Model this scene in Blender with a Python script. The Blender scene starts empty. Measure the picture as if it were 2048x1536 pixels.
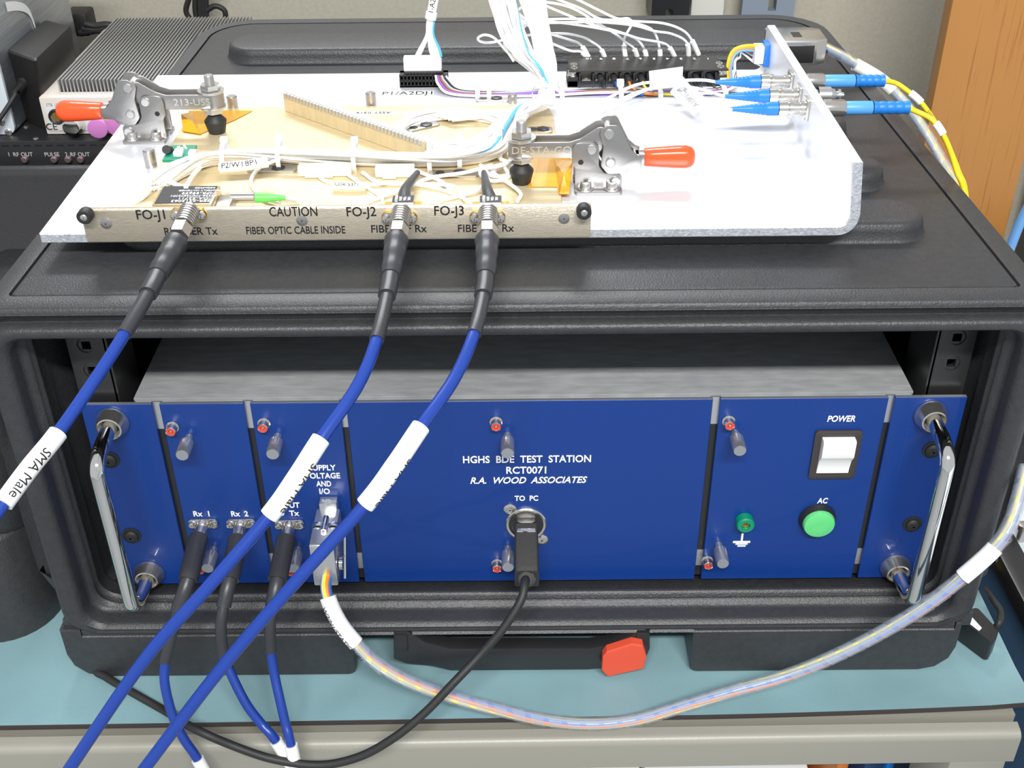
import bpy, bmesh, math, random
import numpy as np
from mathutils import Vector, Matrix, Euler
random.seed(7)
sc = bpy.context.scene
COL = sc.collection
OZ = 0.91                      # height of the rack panel's lower edge above the floor

# ------------------------------------------------------------------ camera, world, lights, exposure
CLOC = Vector((-0.0049733760, -0.5238686777, 0.4910684958))
CEUL = Euler((0.9828206960, 0.0085000212, -0.0035285111), 'XYZ')
FPX = 2328.6345742
cam = bpy.data.cameras.new('camera'); cob = bpy.data.objects.new('camera', cam); COL.objects.link(cob)
cob.location = CLOC + Vector((0, 0, OZ)); cob.rotation_euler = CEUL
cam.sensor_width = 36; cam.lens = FPX / 2048 * 36; cam.clip_start = 0.01; cam.clip_end = 50
sc.camera = cob
w = bpy.data.worlds.new('world'); sc.world = w; w.use_nodes = True
w.node_tree.nodes['Background'].inputs[0].default_value = (0.88, 0.94, 1.0, 1)
w.node_tree.nodes['Background'].inputs[1].default_value = 0.36
def area(name, loc, rot, sx, sy, power, col=(1, .98, .95)):
    l = bpy.data.lights.new(name, 'AREA'); l.shape = 'RECTANGLE'; l.size = sx; l.size_y = sy; l.energy = power; l.color = col
    o = bpy.data.objects.new(name, l); COL.objects.link(o); o.location = (loc[0], loc[1], loc[2] + OZ); o.rotation_euler = rot
    return o
area('ceiling_lamp_front', (0.10, -1.50, 1.68), (math.radians(46), 0, 0), 1.25, 0.12, 38)
area('ceiling_lamp_rear', (-0.25, 1.45, 1.70), (math.radians(-44), 0, 0), 1.3, 0.25, 19, (.97, .98, 1))
sc.view_settings.view_transform = 'Standard'; sc.view_settings.look = 'None'
sc.view_settings.gamma = 1; sc.view_settings.use_curve_mapping = False
sc.view_settings.exposure = 0.75

# ------------------------------------------------------------------ layout helper: a pixel's ray met with a real plane
_R = np.array(CEUL.to_matrix())
def P(px, py, X=None, Y=None, Z=None):
    d = _R @ np.array([(px - 1024) / FPX, -(py - 768) / FPX, -1.0])
    a, v = (0, X) if X is not None else ((1, Y) if Y is not None else (2, Z))
    t = (v - CLOC[a]) / d[a]
    return Vector(np.array(CLOC) + t * d)

# ------------------------------------------------------------------ materials
MATS = {}
def mat(name, col, rough=.5, metal=0., bump=0., scale=200., var=0., vscale=None, stretch=None, coat=0., spec=.5, trans=0., emis=0., alpha=1.):
    if name in MATS: return MATS[name]
    m = bpy.data.materials.new(name); m.use_nodes = True
    nt = m.node_tree; N = nt.nodes; L = nt.links; b = N['Principled BSDF']
    b.inputs['Base Color'].default_value = (*col, 1); b.inputs['Roughness'].default_value = rough
    b.inputs['Metallic'].default_value = metal; b.inputs['Specular IOR Level'].default_value = spec
    b.inputs['Coat Weight'].default_value = coat; b.inputs['Transmission Weight'].default_value = trans
    b.inputs['Alpha'].default_value = alpha
    if emis:
        b.inputs['Emission Color'].default_value = (*col, 1); b.inputs['Emission Strength'].default_value = emis
    if bump or var:
        tc = N.new('ShaderNodeTexCoord'); mp = N.new('ShaderNodeMapping'); L.new(tc.outputs['Object'], mp.inputs[0])
        if stretch: mp.inputs['Scale'].default_value = stretch
    if bump:
        n = N.new('ShaderNodeTexNoise'); n.inputs['Scale'].default_value = scale; n.inputs['Detail'].default_value = 3
        L.new(mp.outputs[0], n.inputs['Vector'])
        bp = N.new('ShaderNodeBump'); bp.inputs['Strength'].default_value = bump; bp.inputs['Distance'].default_value = .0006
        L.new(n.outputs['Fac'], bp.inputs['Height']); L.new(bp.outputs[0], b.inputs['Normal'])
    if var:
        n2 = N.new('ShaderNodeTexNoise'); n2.inputs['Scale'].default_value = vscale or scale; n2.inputs['Detail'].default_value = 4
        L.new(mp.outputs[0], n2.inputs['Vector'])
        cr = N.new('ShaderNodeValToRGB'); cr.color_ramp.elements[0].position = .3; cr.color_ramp.elements[1].position = .7
        cr.color_ramp.elements[0].color = (*[c * (1 - var) for c in col], 1)
        cr.color_ramp.elements[1].color = (*[min(1, c * (1 + var)) for c in col], 1)
        L.new(n2.outputs['Fac'], cr.inputs[0]); L.new(cr.outputs[0], b.inputs['Base Color'])
    MATS[name] = m; return m
M_CASE = mat('black_polyethylene', (.032, .033, .036), .44, bump=.45, scale=900, var=.12, vscale=260, spec=.55)
M_CASESHADE = mat('black_polyethylene_shaded', (.022, .022, .024), .6, bump=.3, scale=700)  # same black plastic, darkened to paint in the shade inside the open tub
M_BLKM = mat('black_painted_metal', (.02, .02, .022), .35, bump=.1, scale=600)
M_RAIL = mat('black_zinc_rail', (.06, .06, .06), .3, metal=.7)
M_BLUE = mat('blue_anodized_panel', (.0015, .034, .21), .42, bump=.12, scale=2500, spec=.5, coat=.12)
M_GALV = mat('galvanized_steel', (.38, .395, .405), .5, metal=.3, var=.14, vscale=60, stretch=(1, 4, 1), bump=.1, scale=400)
M_ALU = mat('bare_aluminum', (.66, .67, .68), .35, metal=.8, bump=.08, scale=500)
M_PLATE = mat('fixture_aluminum', (.84, .86, .90), .36, metal=.4, bump=.06, scale=60, var=.025, vscale=9, stretch=(1, 3, 1))
M_PEDGE = mat('sawn_aluminum_edge', (.62, .65, .70), .42, metal=.6, bump=.6, scale=900, var=.2, vscale=500)
M_GOLD = mat('chem_film_gold_sheet', (.72, .60, .38), .4, metal=.35, bump=.2, scale=120, var=.07, vscale=45, stretch=(1, 9, 1))
M_BAR = mat('brushed_nickel_bar', (.66, .59, .47), .36, metal=.7, bump=.35, scale=500, var=.10, vscale=220, stretch=(1, 1, 12))
M_CHROME = mat('polished_chrome', (.86, .84, .79), .07, metal=1)
M_NICK = mat('nickel_plate', (.72, .69, .64), .2, metal=.95)
M_STEEL = mat('stainless_steel', (.50, .48, .46), .3, metal=.9, bump=.08, scale=800)
M_CLAMP = mat('clamp_steel', (.36, .35, .345), .33, metal=.85, bump=.08, scale=800)
M_SCREW = mat('zinc_screw', (.65, .64, .62), .25, metal=.9)
M_KNURL = mat('satin_aluminum_knob', (.55, .56, .58), .3, metal=.85)
M_RED = mat('red_plastic', (.75, .06, .035), .35, spec=.5)
M_ORANGE = mat('orange_vinyl_grip', (.90, .095, .02), .22, coat=.4)
M_LATCH = mat('red_orange_latch_plastic', (.72, .085, .04), .5)
M_RUB = mat('black_rubber', (.02, .02, .02), .55, bump=.1, scale=500)
M_SHR = mat('black_heat_shrink', (.035, .036, .042), .38, bump=.12, scale=150)
M_CABB = mat('blue_cable_jacket', (.010, .044, .29), .30, spec=.55)
M_WHITE = mat('white_plastic', (.88, .88, .86), .35)
M_PAPER = mat('white_label', (.90, .90, .88), .45)
M_WIREW = mat('white_wire_insulation', (.97, .97, .97), .45)
M_INK = mat('black_ink', (.012, .012, .014), .5)
M_INKW = mat('white_ink', (.86, .87, .88), .5)
M_GREEN = mat('green_lens', (.12, .62, .20), .25, coat=.5, emis=.0)
M_GREEND = mat('green_plastic_jack', (.0, .25, .13), .35)
M_MAT = mat('blue_esd_mat', (.215, .365, .40), .55, bump=.12, scale=500, var=.10, vscale=14)
M_MATB = mat('dark_mat_underside', (.045, .038, .036), .55)
M_BENCH = mat('beige_bench_paint', (.30, .29, .245), .38, bump=.1, scale=900)
M_WALL = mat('beige_wall_paint', (.47, .44, .36), .8, bump=.5, scale=260, var=.05, vscale=240)
M_FLOOR = mat('grey_floor', (.34, .36, .38), .6, var=.06, vscale=20)
M_YEL = mat('yellow_fibre_jacket', (.90, .66, .02), .35)
M_BOOT = mat('blue_strain_relief_boot', (.012, .20, .68), .42)
M_BOOTL = mat('light_blue_boot_sleeve', (.10, .36, .80), .4)
M_KAP = mat('amber_polyimide_tape', (.80, .38, .01), .16, coat=.5, var=.1, vscale=60)
M_PCB = mat('green_circuit_board', (.01, .26, .15), .4)
M_SILV = mat('brushed_silver_case', (.52, .56, .62), .32, metal=.85, bump=.2, scale=90, var=.15, vscale=25, stretch=(1, .4, 9))
M_SILVF = mat('light_blue_grey_panel', (.68, .75, .80), .4)
M_FIN = mat('heatsink_aluminum', (.42, .42, .41), .45, metal=.45)
M_CREAM = mat('cream_instrument_case', (.72, .66, .60), .45)
M_FACE = mat('pale_grey_face_panel', (.72, .72, .72), .4)
M_PINK = mat('lilac_dust_cap', (.62, .22, .56), .45)
M_CART = mat('blue_grey_cart_paint', (.055, .12, .22), .4)
M_CARTT = mat('pale_grey_cart_top', (.60, .66, .70), .5)
M_BRK = mat('blue_grey_bracket_paint', (.24, .29, .36), .5)
M_OFFW = mat('off_white_paint', (.80, .79, .74), .6)
M_BRASS = mat('gold_plate', (.85, .55, .15), .3, metal=.9)
def wood():
    m = bpy.data.materials.new('oak_veneer'); m.use_nodes = True; nt = m.node_tree; N = nt.nodes; L = nt.links; b = N['Principled BSDF']
    tc = N.new('ShaderNodeTexCoord'); mp = N.new('ShaderNodeMapping'); mp.inputs['Scale'].default_value = (330, 330, 7)
    L.new(tc.outputs['Object'], mp.inputs[0])
    n = N.new('ShaderNodeTexNoise'); n.inputs['Scale'].default_value = 1.3; n.inputs['Detail'].default_value = 5; L.new(mp.outputs[0], n.inputs['Vector'])
    cr = N.new('ShaderNodeValToRGB'); e = cr.color_ramp.elements
    e[0].position = .24; e[0].color = (.26, .085, .014, 1); e[1].position = .42; e[1].color = (.46, .205, .050, 1)
    L.new(n.outputs['Fac'], cr.inputs[0]); L.new(cr.outputs[0], b.inputs['Base Color']); b.inputs['Roughness'].default_value = .38
    return m
M_WOOD = wood()
def clear():
    m = bpy.data.materials.new('clear_spiral_plastic'); m.use_nodes = True; nt = m.node_tree; N = nt.nodes; L = nt.links; b = N['Principled BSDF']
    b.inputs['Base Color'].default_value = (.62, .68, .76, 1); b.inputs['Roughness'].default_value = .12
    t = N.new('ShaderNodeBsdfTransparent'); mx = N.new('ShaderNodeMixShader'); mx.inputs[0].default_value = .15
    L.new(t.outputs[0], mx.inputs[1]); L.new(b.outputs[0], mx.inputs[2]); L.new(mx.outputs[0], N['Material Output'].inputs['Surface'])
    return m
M_CLEAR = clear()

# ------------------------------------------------------------------ object helpers
def _wl(o):
    v = Vector(o.location)
    while o.parent: o = o.parent; v += Vector(o.location)
    return v
def link(name, bm, m, parent=None, smooth=None, origin=None, auto=35):
    bmesh.ops.remove_doubles(bm, verts=bm.verts, dist=1e-7)
    me = bpy.data.meshes.new(name)
    if parent is not None: off = _wl(parent)
    else:
        if origin is None:
            xs = [v.co for v in bm.verts]
            lo = [min(c[i] for c in xs) for i in range(3)]; hi = [max(c[i] for c in xs) for i in range(3)]
            origin = ((lo[0] + hi[0]) / 2, (lo[1] + hi[1]) / 2, lo[2])
        off = Vector(origin)
    bmesh.ops.translate(bm, verts=bm.verts, vec=-off)
    if smooth is None or smooth:
        for f in bm.faces: f.smooth = True
        for e in bm.edges:
            if len(e.link_faces) == 2 and e.calc_face_angle(0) > math.radians(auto): e.smooth = False
    bm.to_mesh(me); bm.free()
    for k in (m if isinstance(m, (list, tuple)) else [m]): me.materials.append(k)
    o = bpy.data.objects.new(name, me); COL.objects.link(o)
    if parent is not None: o.parent = parent
    else: o.location = off
    return o
def tag(o, label=None, cat=None, group=None, kind=None):
    if label: o['label'] = label
    if cat: o['category'] = cat
    if group: o['group'] = group
    if kind: o['kind'] = kind
    return o
def thing(name, label, cat, loc, group=None):
    o = bpy.data.objects.new(name, None); COL.objects.link(o); o.empty_display_size = .01
    o.location = loc; return tag(o, label, cat, group)
def BM(): return bmesh.new()
def box(bm, a, b, bev=0., seg=2, mi=0):
    lo = Vector([min(a[i], b[i]) for i in range(3)]); hi = Vector([max(a[i], b[i]) for i in range(3)])
    r = bmesh.ops.create_cube(bm, size=1); vs = r['verts']
    for v in vs: v.co = Vector([lo[i] + (v.co[i] + .5) * (hi[i] - lo[i]) for i in range(3)])
    fs = {f for v in vs for f in v.link_faces}
    for f in fs: f.material_index = mi
    if bev:
        es = list({e for v in vs for e in v.link_edges})
        r = bmesh.ops.bevel(bm, geom=es, offset=bev, segments=seg, affect='EDGES', profile=.5, clamp_overlap=True)
        for f in r['faces']: f.material_index = mi
    return vs
def frame(d):
    d = Vector(d).normalized(); u = Vector((0, 0, 1)) if abs(d.z) < .9 else Vector((1, 0, 0))
    x = u.cross(d).normalized(); y = d.cross(x); return x, y, d
def cyl(bm, a, b, r1, r2=None, seg=20, caps=True, mi=0):
    if r2 is None: r2 = r1
    a = Vector(a); b = Vector(b); x, y, d = frame(b - a)
    A = [bm.verts.new(a + (x * math.cos(t) + y * math.sin(t)) * r1) for t in [2 * math.pi * i / seg for i in range(seg)]]
    B = [bm.verts.new(b + (x * math.cos(t) + y * math.sin(t)) * r2) for t in [2 * math.pi * i / seg for i in range(seg)]]
    for i in range(seg): bm.faces.new((A[i], A[(i + 1) % seg], B[(i + 1) % seg], B[i])).material_index = mi
    if caps: bm.faces.new(A[::-1]).material_index = mi; bm.faces.new(B).material_index = mi
def lathe(bm, o, d, prof, seg=24, mi=0, rfun=None):
    """prof = [(distance along axis, radius)]"""
    o = Vector(o); x, y, d = frame(d); prev = None
    for (h, r) in prof:
        if r < 1e-7: ring = [bm.verts.new(o + d * h)]
        else:
            ring = []
            for i in range(seg):
                t = 2 * math.pi * i / seg; rr = r * (rfun(i, h) if rfun else 1)
                ring.append(bm.verts.new(o + d * h + (x * math.cos(t) + y * math.sin(t)) * rr))
        if prev:
            if len(prev) == 1 and len(ring) > 1:
                for i in range(seg): bm.faces.new((prev[0], ring[(i + 1) % seg], ring[i])).material_index = mi
            elif len(ring) == 1 and len(prev) > 1:
                for i in range(seg): bm.faces.new((prev[i], prev[(i + 1) % seg], ring[0])).material_index = mi
            elif len(ring) > 1:
                for i in range(seg): bm.faces.new((prev[i], prev[(i + 1) % seg], ring[(i + 1) % seg], ring[i])).material_index = mi
        prev = ring
def prism(bm, poly, ax, a, b, mi=0, bev=0):
    """poly in the two other axes (order X,Y,Z without ax); extruded from a to b along ax"""
    def mk(p, v):
        q = [p[0], p[1]]; q.insert(ax, v); return Vector(q)
    A = [bm.verts.new(mk(p, a)) for p in poly]; B = [bm.verts.new(mk(p, b)) for p in poly]; n = len(poly)
    fs = [bm.faces.new(A), bm.faces.new(B[::-1])]
    for i in range(n): fs.append(bm.faces.new((A[i], B[i], B[(i + 1) % n], A[(i + 1) % n])))
    for f in fs: f.material_index = mi
    bmesh.ops.recalc_face_normals(bm, faces=fs)
    if bev:
        es = list(fs[0].edges) + list(fs[1].edges)
        r = bmesh.ops.bevel(bm, geom=es, offset=bev, segments=2, affect='EDGES', profile=.5)
        for f in r['faces']: f.material_index = mi
    return A + B
def rpoly(pts, r, n=5):
    """round the corners of a polygon; r one value or one per corner"""
    out = []; m = len(pts)
    for i in range(m):
        p = Vector(pts[i]); a = Vector(pts[i - 1]); b = Vector(pts[(i + 1) % m]); rr = r[i] if isinstance(r, (list, tuple)) else r
        if rr <= 0: out.append(tuple(p)); continue
        da = (a - p).normalized(); db = (b - p).normalized(); ang = da.angle(db, 0)
        if ang < .02 or ang > 3.12: out.append(tuple(p)); continue
        t = min(rr / math.tan(ang / 2), .49 * min((a - p).length, (b - p).length)); rr = t * math.tan(ang / 2)
        c = p + (da + db).normalized() * (rr / math.sin(ang / 2)); s = p + da * t; e = p + db * t
        va = s - c; vb = e - c; full = va.angle(vb); sg = 1 if va.x * vb.y - va.y * vb.x > 0 else -1
        for k in range(n + 1):
            th = sg * full * k / n; out.append((c.x + va.x * math.cos(th) - va.y * math.sin(th), c.y + va.x * math.sin(th) + va.y * math.cos(th)))
    return out
def spline(ct, k=8):
    """Catmull-Rom through ct, k samples per span"""
    ct = [Vector(c) for c in ct]; n = len(ct); out = []
    for i in range(n - 1):
        p0 = ct[i - 1] if i else ct[0] * 2 - ct[1]; p1 = ct[i]; p2 = ct[i + 1]; p3 = ct[i + 2] if i + 2 < n else ct[-1] * 2 - ct[-2]
        for j in range(k):
            t = j / k
            out.append(.5 * ((2 * p1) + (p2 - p0) * t + (2 * p0 - 5 * p1 + 4 * p2 - p3) * t * t + (3 * p1 - p0 - 3 * p2 + p3) * t ** 3))
    out.append(ct[-1]); return out
def frames(pts):
    T = []; n = len(pts)
    for i in range(n): T.append((pts[min(i + 1, n - 1)] - pts[max(i - 1, 0)]).normalized())
    x, y, _ = frame(T[0]); F = []
    for t in T:
        x = (x - t * x.dot(t)).normalized(); y = t.cross(x); F.append((x.copy(), y, t))
    return F
def sweep(bm, pts, r, seg=10, caps=True, mi=0, F=None):
    F = F or frames(pts); n = len(pts); prev = None
    for i in range(n):
        rr = r(i / (n - 1)) if callable(r) else r
        ring = [bm.verts.new(pts[i] + (F[i][0] * math.cos(2 * math.pi * k / seg) + F[i][1] * math.sin(2 * math.pi * k / seg)) * rr) for k in range(seg)]
        if prev:
            for k in range(seg): bm.faces.new((prev[k], prev[(k + 1) % seg], ring[(k + 1) % seg], ring[k])).material_index = mi
        elif caps: bm.faces.new(ring[::-1]).material_index = mi
        prev = ring
    if caps: bm.faces.new(prev).material_index = mi
def wire(name, ct, r, m, parent=None, k=8, seg=8):
    bm = BM(); sweep(bm, spline(ct, k), r, seg); return link(name, bm, m, parent, auto=60)
def text_bm(s, size, shear=0., bold=0., sx=1., align='CENTER', depth=.00012, space=1.):
    cu = bpy.data.curves.new('t', 'FONT'); cu.body = s; cu.size = size; cu.shear = shear; cu.offset = bold
    cu.align_x = align; cu.align_y = 'CENTER'; cu.extrude = depth; cu.resolution_u = 3; cu.space_character = space
    o = bpy.data.objects.new('t', cu); COL.objects.link(o)
    me = bpy.data.meshes.new_from_object(o.evaluated_get(bpy.context.evaluated_depsgraph_get()))
    bm = BM(); bm.from_mesh(me); bpy.data.objects.remove(o); bpy.data.curves.remove(cu); bpy.data.meshes.remove(me)
    for v in bm.verts: v.co.x *= sx
    return bm
def text(s, loc, size, m, parent, ux=(1, 0, 0), uy=(0, 0, 1), name='lettering', **kw):
    bm = text_bm(s, size, **kw); ux = Vector(ux).normalized(); uy = Vector(uy).normalized(); n = ux.cross(uy); loc = Vector(loc)
    for v in bm.verts: v.co = loc + ux * v.co.x + uy * v.co.y + n * v.co.z
    return link(name, bm, m, parent, smooth=False)
def fitx(o, w, ax=0):
    co = [v.co[ax] for v in o.data.vertices]; lo, hi = min(co), max(co); c = (lo + hi) / 2; k = w / (hi - lo)
    for v in o.data.vertices: v.co[ax] = c + (v.co[ax] - c) * k
    return o
def screw(bm, c, d, r, h, cross=True, mi=0, mi2=0):
    """domed head with a recessed cross"""
    lathe(bm, c, d, [(0, r), (h * .5, r), (h * .85, r * .82), (h, r * .5), (h, 0)], 20, mi)
    if cross:
        x, y, dd = frame(d); c = Vector(c) + dd * (h + .00002)
        for ang in (.6, .6 + math.pi / 2):
            u = x * math.cos(ang) + y * math.sin(ang); v = dd.cross(u)
            q = [c + u * a * r * .55 + v * b * r * .12 + dd * .0001 * k for k in (0, 1) for a, b in ((-1, -1), (1, -1), (1, 1), (-1, 1))]
            vs = [bm.verts.new(t) for t in q]
            for ix in ((4, 5, 6, 7), (0, 1, 5, 4), (1, 2, 6, 5), (2, 3, 7, 6), (3, 0, 4, 7)): bm.faces.new([vs[i] for i in ix]).material_index = mi2
def nutty(bm, c, d, r, h, mi=0): cyl(bm, c, Vector(c) + Vector(d).normalized() * h, r, r, 6, True, mi)

# ================================================================== SETTING
BT = -.052            # top of the mat on the bench
WY = .80
bm = BM(); box(bm, (-2.2, WY, -OZ), (2.2, WY + .06, .62)); o = link('wall_back', bm, M_WALL); tag(o, kind='structure')
bm = BM(); box(bm, (-2.2, -2.0, -OZ - .05), (2.2, WY, -OZ)); o = link('floor', bm, M_FLOOR); tag(o, kind='structure')

# ---- workbench
wb = thing('workbench', 'beige steel workbench with a rounded front edge under the blue mat', 'workbench', (-.6, .3, -OZ))
FYL, FYR = -.075, -.064
def bench_y(x): return FYR + (FYL - FYR) * (.29 - x) / 1.3
bm = BM()
prof = [(.0, BT - .006), (-.004, BT - .0065)] + [(-.004 - .005 * math.sin(t), BT - .0115 + .005 * math.cos(t)) for t in [i * math.pi / 16 for i in range(1, 9)]] + [(-.009, BT - .0305), (-.006, BT - .0315), (.0, BT - .030)]
xs = [-1.5, .29]
rings = [[bm.verts.new((x, bench_y(x) + p[0], p[1])) for p in prof] for x in xs]
n = len(prof)
for i in range(n): bm.faces.new((rings[0][i], rings[1][i], rings[1][(i + 1) % n], rings[0][(i + 1) % n]))
bm.faces.new(rings[0]); bm.faces.new(rings[1][::-1]); bmesh.ops.recalc_face_normals(bm, faces=bm.faces)
link('front_rail', bm, M_BENCH, wb)
bm = BM(); box(bm, (-1.5, -.06, BT - .035), (.29, .76, BT - .0045)); link('bench_top', bm, M_BENCH, wb)
for x0, x1 in ((.255, .29), (-1.5, -1.44)):
    for y0, y1 in ((-.068, -.02), (.70, .755)):
        bm = BM(); box(bm, (x0, y0, -OZ), (x1, y1, BT - .036), .003); link('leg', bm, M_BENCH, wb)
bm = BM(); box(bm, (-.02, -.068, BT - .085), (.2545, -.062, BT - .047), .001); 
bm.free()
bm = BM(); box(bm, (-1.44, -.05, -.40), (.254, .70, -.38), .002); link('lower_shelf', bm, M_BENCH, wb)

# ---- blue mat with a dark underside curling at the front right
bm = BM(); nx, ny = 60, 20
def mp_(i, j):
    x = -1.35 + (0.300 + 1.35) * i / nx; fy = bench_y(x) + .0035; y = fy + (.74 - fy) * (j / ny) ** 2
    lift = .0055 * max(0, (x - .10) / .2) ** 1.6 * max(0, 1 - (y - fy) / .028) ** 1.5 if x > .1 else 0
    edge = .004 * max(0, (x - .27) / .03) * 1
    return x, y, BT + lift + edge * .4
T_ = [[bm.verts.new(mp_(i, j)) for j in range(ny + 1)] for i in range(nx + 1)]
B_ = [[bm.verts.new((mp_(i, j)[0], mp_(i, j)[1], mp_(i, j)[2] - .0040)) for j in range(ny + 1)] for i in range(nx + 1)]
for i in range(nx):
    for j in range(ny):
        bm.faces.new((T_[i][j], T_[i + 1][j], T_[i + 1][j + 1], T_[i][j + 1]))
        bm.faces.new((B_[i][j], B_[i][j + 1], B_[i + 1][j + 1], B_[i + 1][j])).material_index = 1
for i in range(nx):
    bm.faces.new((T_[i + 1][0], T_[i][0], B_[i][0], B_[i + 1][0])).material_index = 1
    bm.faces.new((T_[i][ny], T_[i + 1][ny], B_[i + 1][ny], B_[i][ny])).material_index = 1
for j in range(ny):
    bm.faces.new((T_[nx][j], T_[nx][j + 1], B_[nx][j + 1], B_[nx][j])[::-1]).material_index = 1
    bm.faces.new((T_[0][j], T_[0][j + 1], B_[0][j + 1], B_[0][j])).material_index = 1
o = link('bench_mat', bm, [M_MAT, M_MATB]); tag(o, 'pale blue antistatic mat with dark edge covering the workbench', 'mat')

# ================================================================== MAIN TRANSIT CASE
LZ = .208
tc = thing('transit_case', 'black molded rack transit case with open front holding the blue instrument', 'case', (0, .2, BT))
def rring(y, xl, xr, z0, z1, r, n=8, ns=14, fn=None):
    pts = []
    r = min(r, (z1 - z0) / 2 - .001)
    cs = [(xr - r, z1 - r, 90, 0), (xr - r, z0 + r, 0, -90), (xl + r, z0 + r, -90, -180), (xl + r, z1 - r, 180, 90)]
    for q, (cx, cz, a0, a1) in enumerate(cs):
        for k in range(n + 1):
            a = math.radians(a0 + (a1 - a0) * k / n); pts.append((cx + r * math.cos(a), y, cz + r * math.sin(a)))
        nx_ = cs[(q + 1) % 4]; a = math.radians(nx_[2]); e = (nx_[0] + r * math.cos(a), y, nx_[1] + r * math.sin(a)); s = pts[-1]
        for k in range(1, ns): pts.append(tuple(s[i] + (e[i] - s[i]) * k / ns for i in range(3)))
    if fn: pts = [fn(p) for p in pts]
    return pts
def loft(bm, R, cap0=True, cap1=True):
    V = [[bm.verts.new(p) for p in r] for r in R]
    for a, b in zip(V[:-1], V[1:]):
        for i in range(len(a)): bm.faces.new((a[i], a[(i + 1) % len(a)], b[(i + 1) % len(a)], b[i]))
    if cap0: bm.faces.new(V[0][::-1])
    if cap1: bm.faces.new(V[-1])
    bmesh.ops.recalc_face_normals(bm, faces=bm.faces)
XL, XR = -.2775, .2695
def notch(p):
    x, y, z = p
    if z < .024: x = max(min(x, XR - .014), XL + .014)
    # slight draft of the side walls
    x *= 1 - .035 * max(0, (z - .12)) / .09
    if y > 0: x *= 1 - .10 * y
    return (x, y, z)
bm = BM(); Z0 = -.0180
SZ = LZ - .0022
R_ = [rring(.462, XL + .012, XR - .012, Z0 + .008, SZ - .012, .03, fn=notch), rring(.458, XL + .004, XR - .004, Z0 + .002, SZ - .004, .03, fn=notch),
      rring(.448, XL + .001, XR - .001, Z0, SZ, .018, fn=notch), rring(.20, XL, XR, Z0, SZ, .012, fn=notch), rring(-.0200, XL, XR, Z0, SZ, .010, fn=notch), rring(-.0285, XL, XR, Z0, SZ, .010, fn=notch),
      rring(-.0298, XL + .001, XR - .001, Z0 + .001, SZ - .0014, .011, fn=notch), rring(-.0272, XL + .003, XR - .003, Z0 + .003, .2020, .013, fn=notch),
      rring(-.0258, XL + .0055, XR - .0055, Z0 + .005, .1990, .016), rring(-.0270, XL + .0065, XR - .0065, Z0 + .0055, .1984, .016), rring(-.0318, XL + .0078, XR - .0078, Z0 + .0065, .1984, .018),
      rring(-.0334, XL + .0100, XR - .0100, Z0 + .0080, .1965, .018), rring(-.0330, XL + .0130, XR - .0130, Z0 + .010, .1935, .017),
      rring(-0.0318, XL + 0.0170, XR - 0.0170, -0.0085, 0.1923, 0.0120), rring(-0.0300, XL + 0.0189, XR - 0.0189, -0.0066, 0.1913, 0.0120), rring(-0.0280, XL + 0.0195, XR - 0.0195, -0.0060, 0.1910, 0.0120), rring(-0.0215, XL + 0.0195, XR - 0.0195, -0.0060, 0.1910, 0.0120), rring(-0.0195, XL + 0.0197, XR - 0.0197, -0.0058, 0.1909, 0.0120), rring(-0.0180, XL + 0.0211, XR - 0.0211, -0.0044, 0.1902, 0.0120), rring(-0.0170, XL + 0.0225, XR - 0.0225, -0.0030, 0.1895, 0.0120), rring(-0.0158, XL + 0.0231, XR - 0.0231, -0.0024, 0.1892, 0.0120), rring(-0.0146, XL + 0.0225, XR - 0.0225, -0.0030, 0.1895, 0.0120), rring(-0.0136, XL + 0.0207, XR - 0.0207, -0.0048, 0.1904, 0.0120), rring(-0.0126, XL + 0.0191, XR - 0.0191, -0.0064, 0.1912, 0.0120), rring(-0.0115, XL + 0.0191, XR - 0.0191, -0.0064, 0.1912, 0.0120), rring(-0.0105, XL + 0.0207, XR - 0.0207, -0.0048, 0.1904, 0.0120), rring(-0.0095, XL + 0.0225, XR - 0.0225, -0.0030, 0.1895, 0.0120), rring(-0.0084, XL + 0.0230, XR - 0.0230, -0.0025, 0.1893, 0.0120), rring(-0.0072, XL + 0.0225, XR - 0.0225, -0.0030, 0.1895, 0.0120),
      rring(.001, XL + .0230, XR - .0230, -.0025, .1890, .010), rring(.004, XL + .019, XR - .019, -.0050, .1915, .008), rring(.03, XL + .030, XR - .030, -.0050, .1895, .008), rring(.43, XL + .030, XR - .030, -.0050, .1895, .008, fn=notch)]
loft(bm, R_, True, True)
link('case_shell', bm, M_CASE, tc, auto=50)
# seam line round the lid (a narrow dark recess strip) and the front lip above it
def ltap(x, y): return x * (1 - .10 * max(0, y))
def lrect(x0, x1, y0, y1, z, r0, r1, n=8):
    return [(ltap(p[0], p[1]), p[1], z) for p in rpoly([(x0, y0), (x1, y0), (x1, y1), (x0, y1)], [r0, r0, r1, r1], n)]
LX0, LX1, LY0, LY1 = -.2680, .2602, -.0285, .452
GX0, GX1, GY0, GY1 = -.2570, .2480, -.0165, .440
bm = BM()
loft(bm, [lrect(LX0 - .0006, LX1 + .0006, LY0 - .0012, LY1, SZ - .0012, .008, .045), lrect(LX0, LX1, LY0 - .0008, LY1, LZ - .0012, .008, .045), lrect(LX0 + .0014, LX1 - .0014, LY0 + .0006, LY1 - .001, LZ, .007, .044),
          lrect(GX0, GX1, GY0, GY1, LZ, .003, .034), lrect(GX0, GX1, GY0, GY1, SZ - .0012, .003, .034)], False, False)
link('lid_rim', bm, M_CASE, tc, auto=40)
bm = BM(); g_ = .0013
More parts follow.
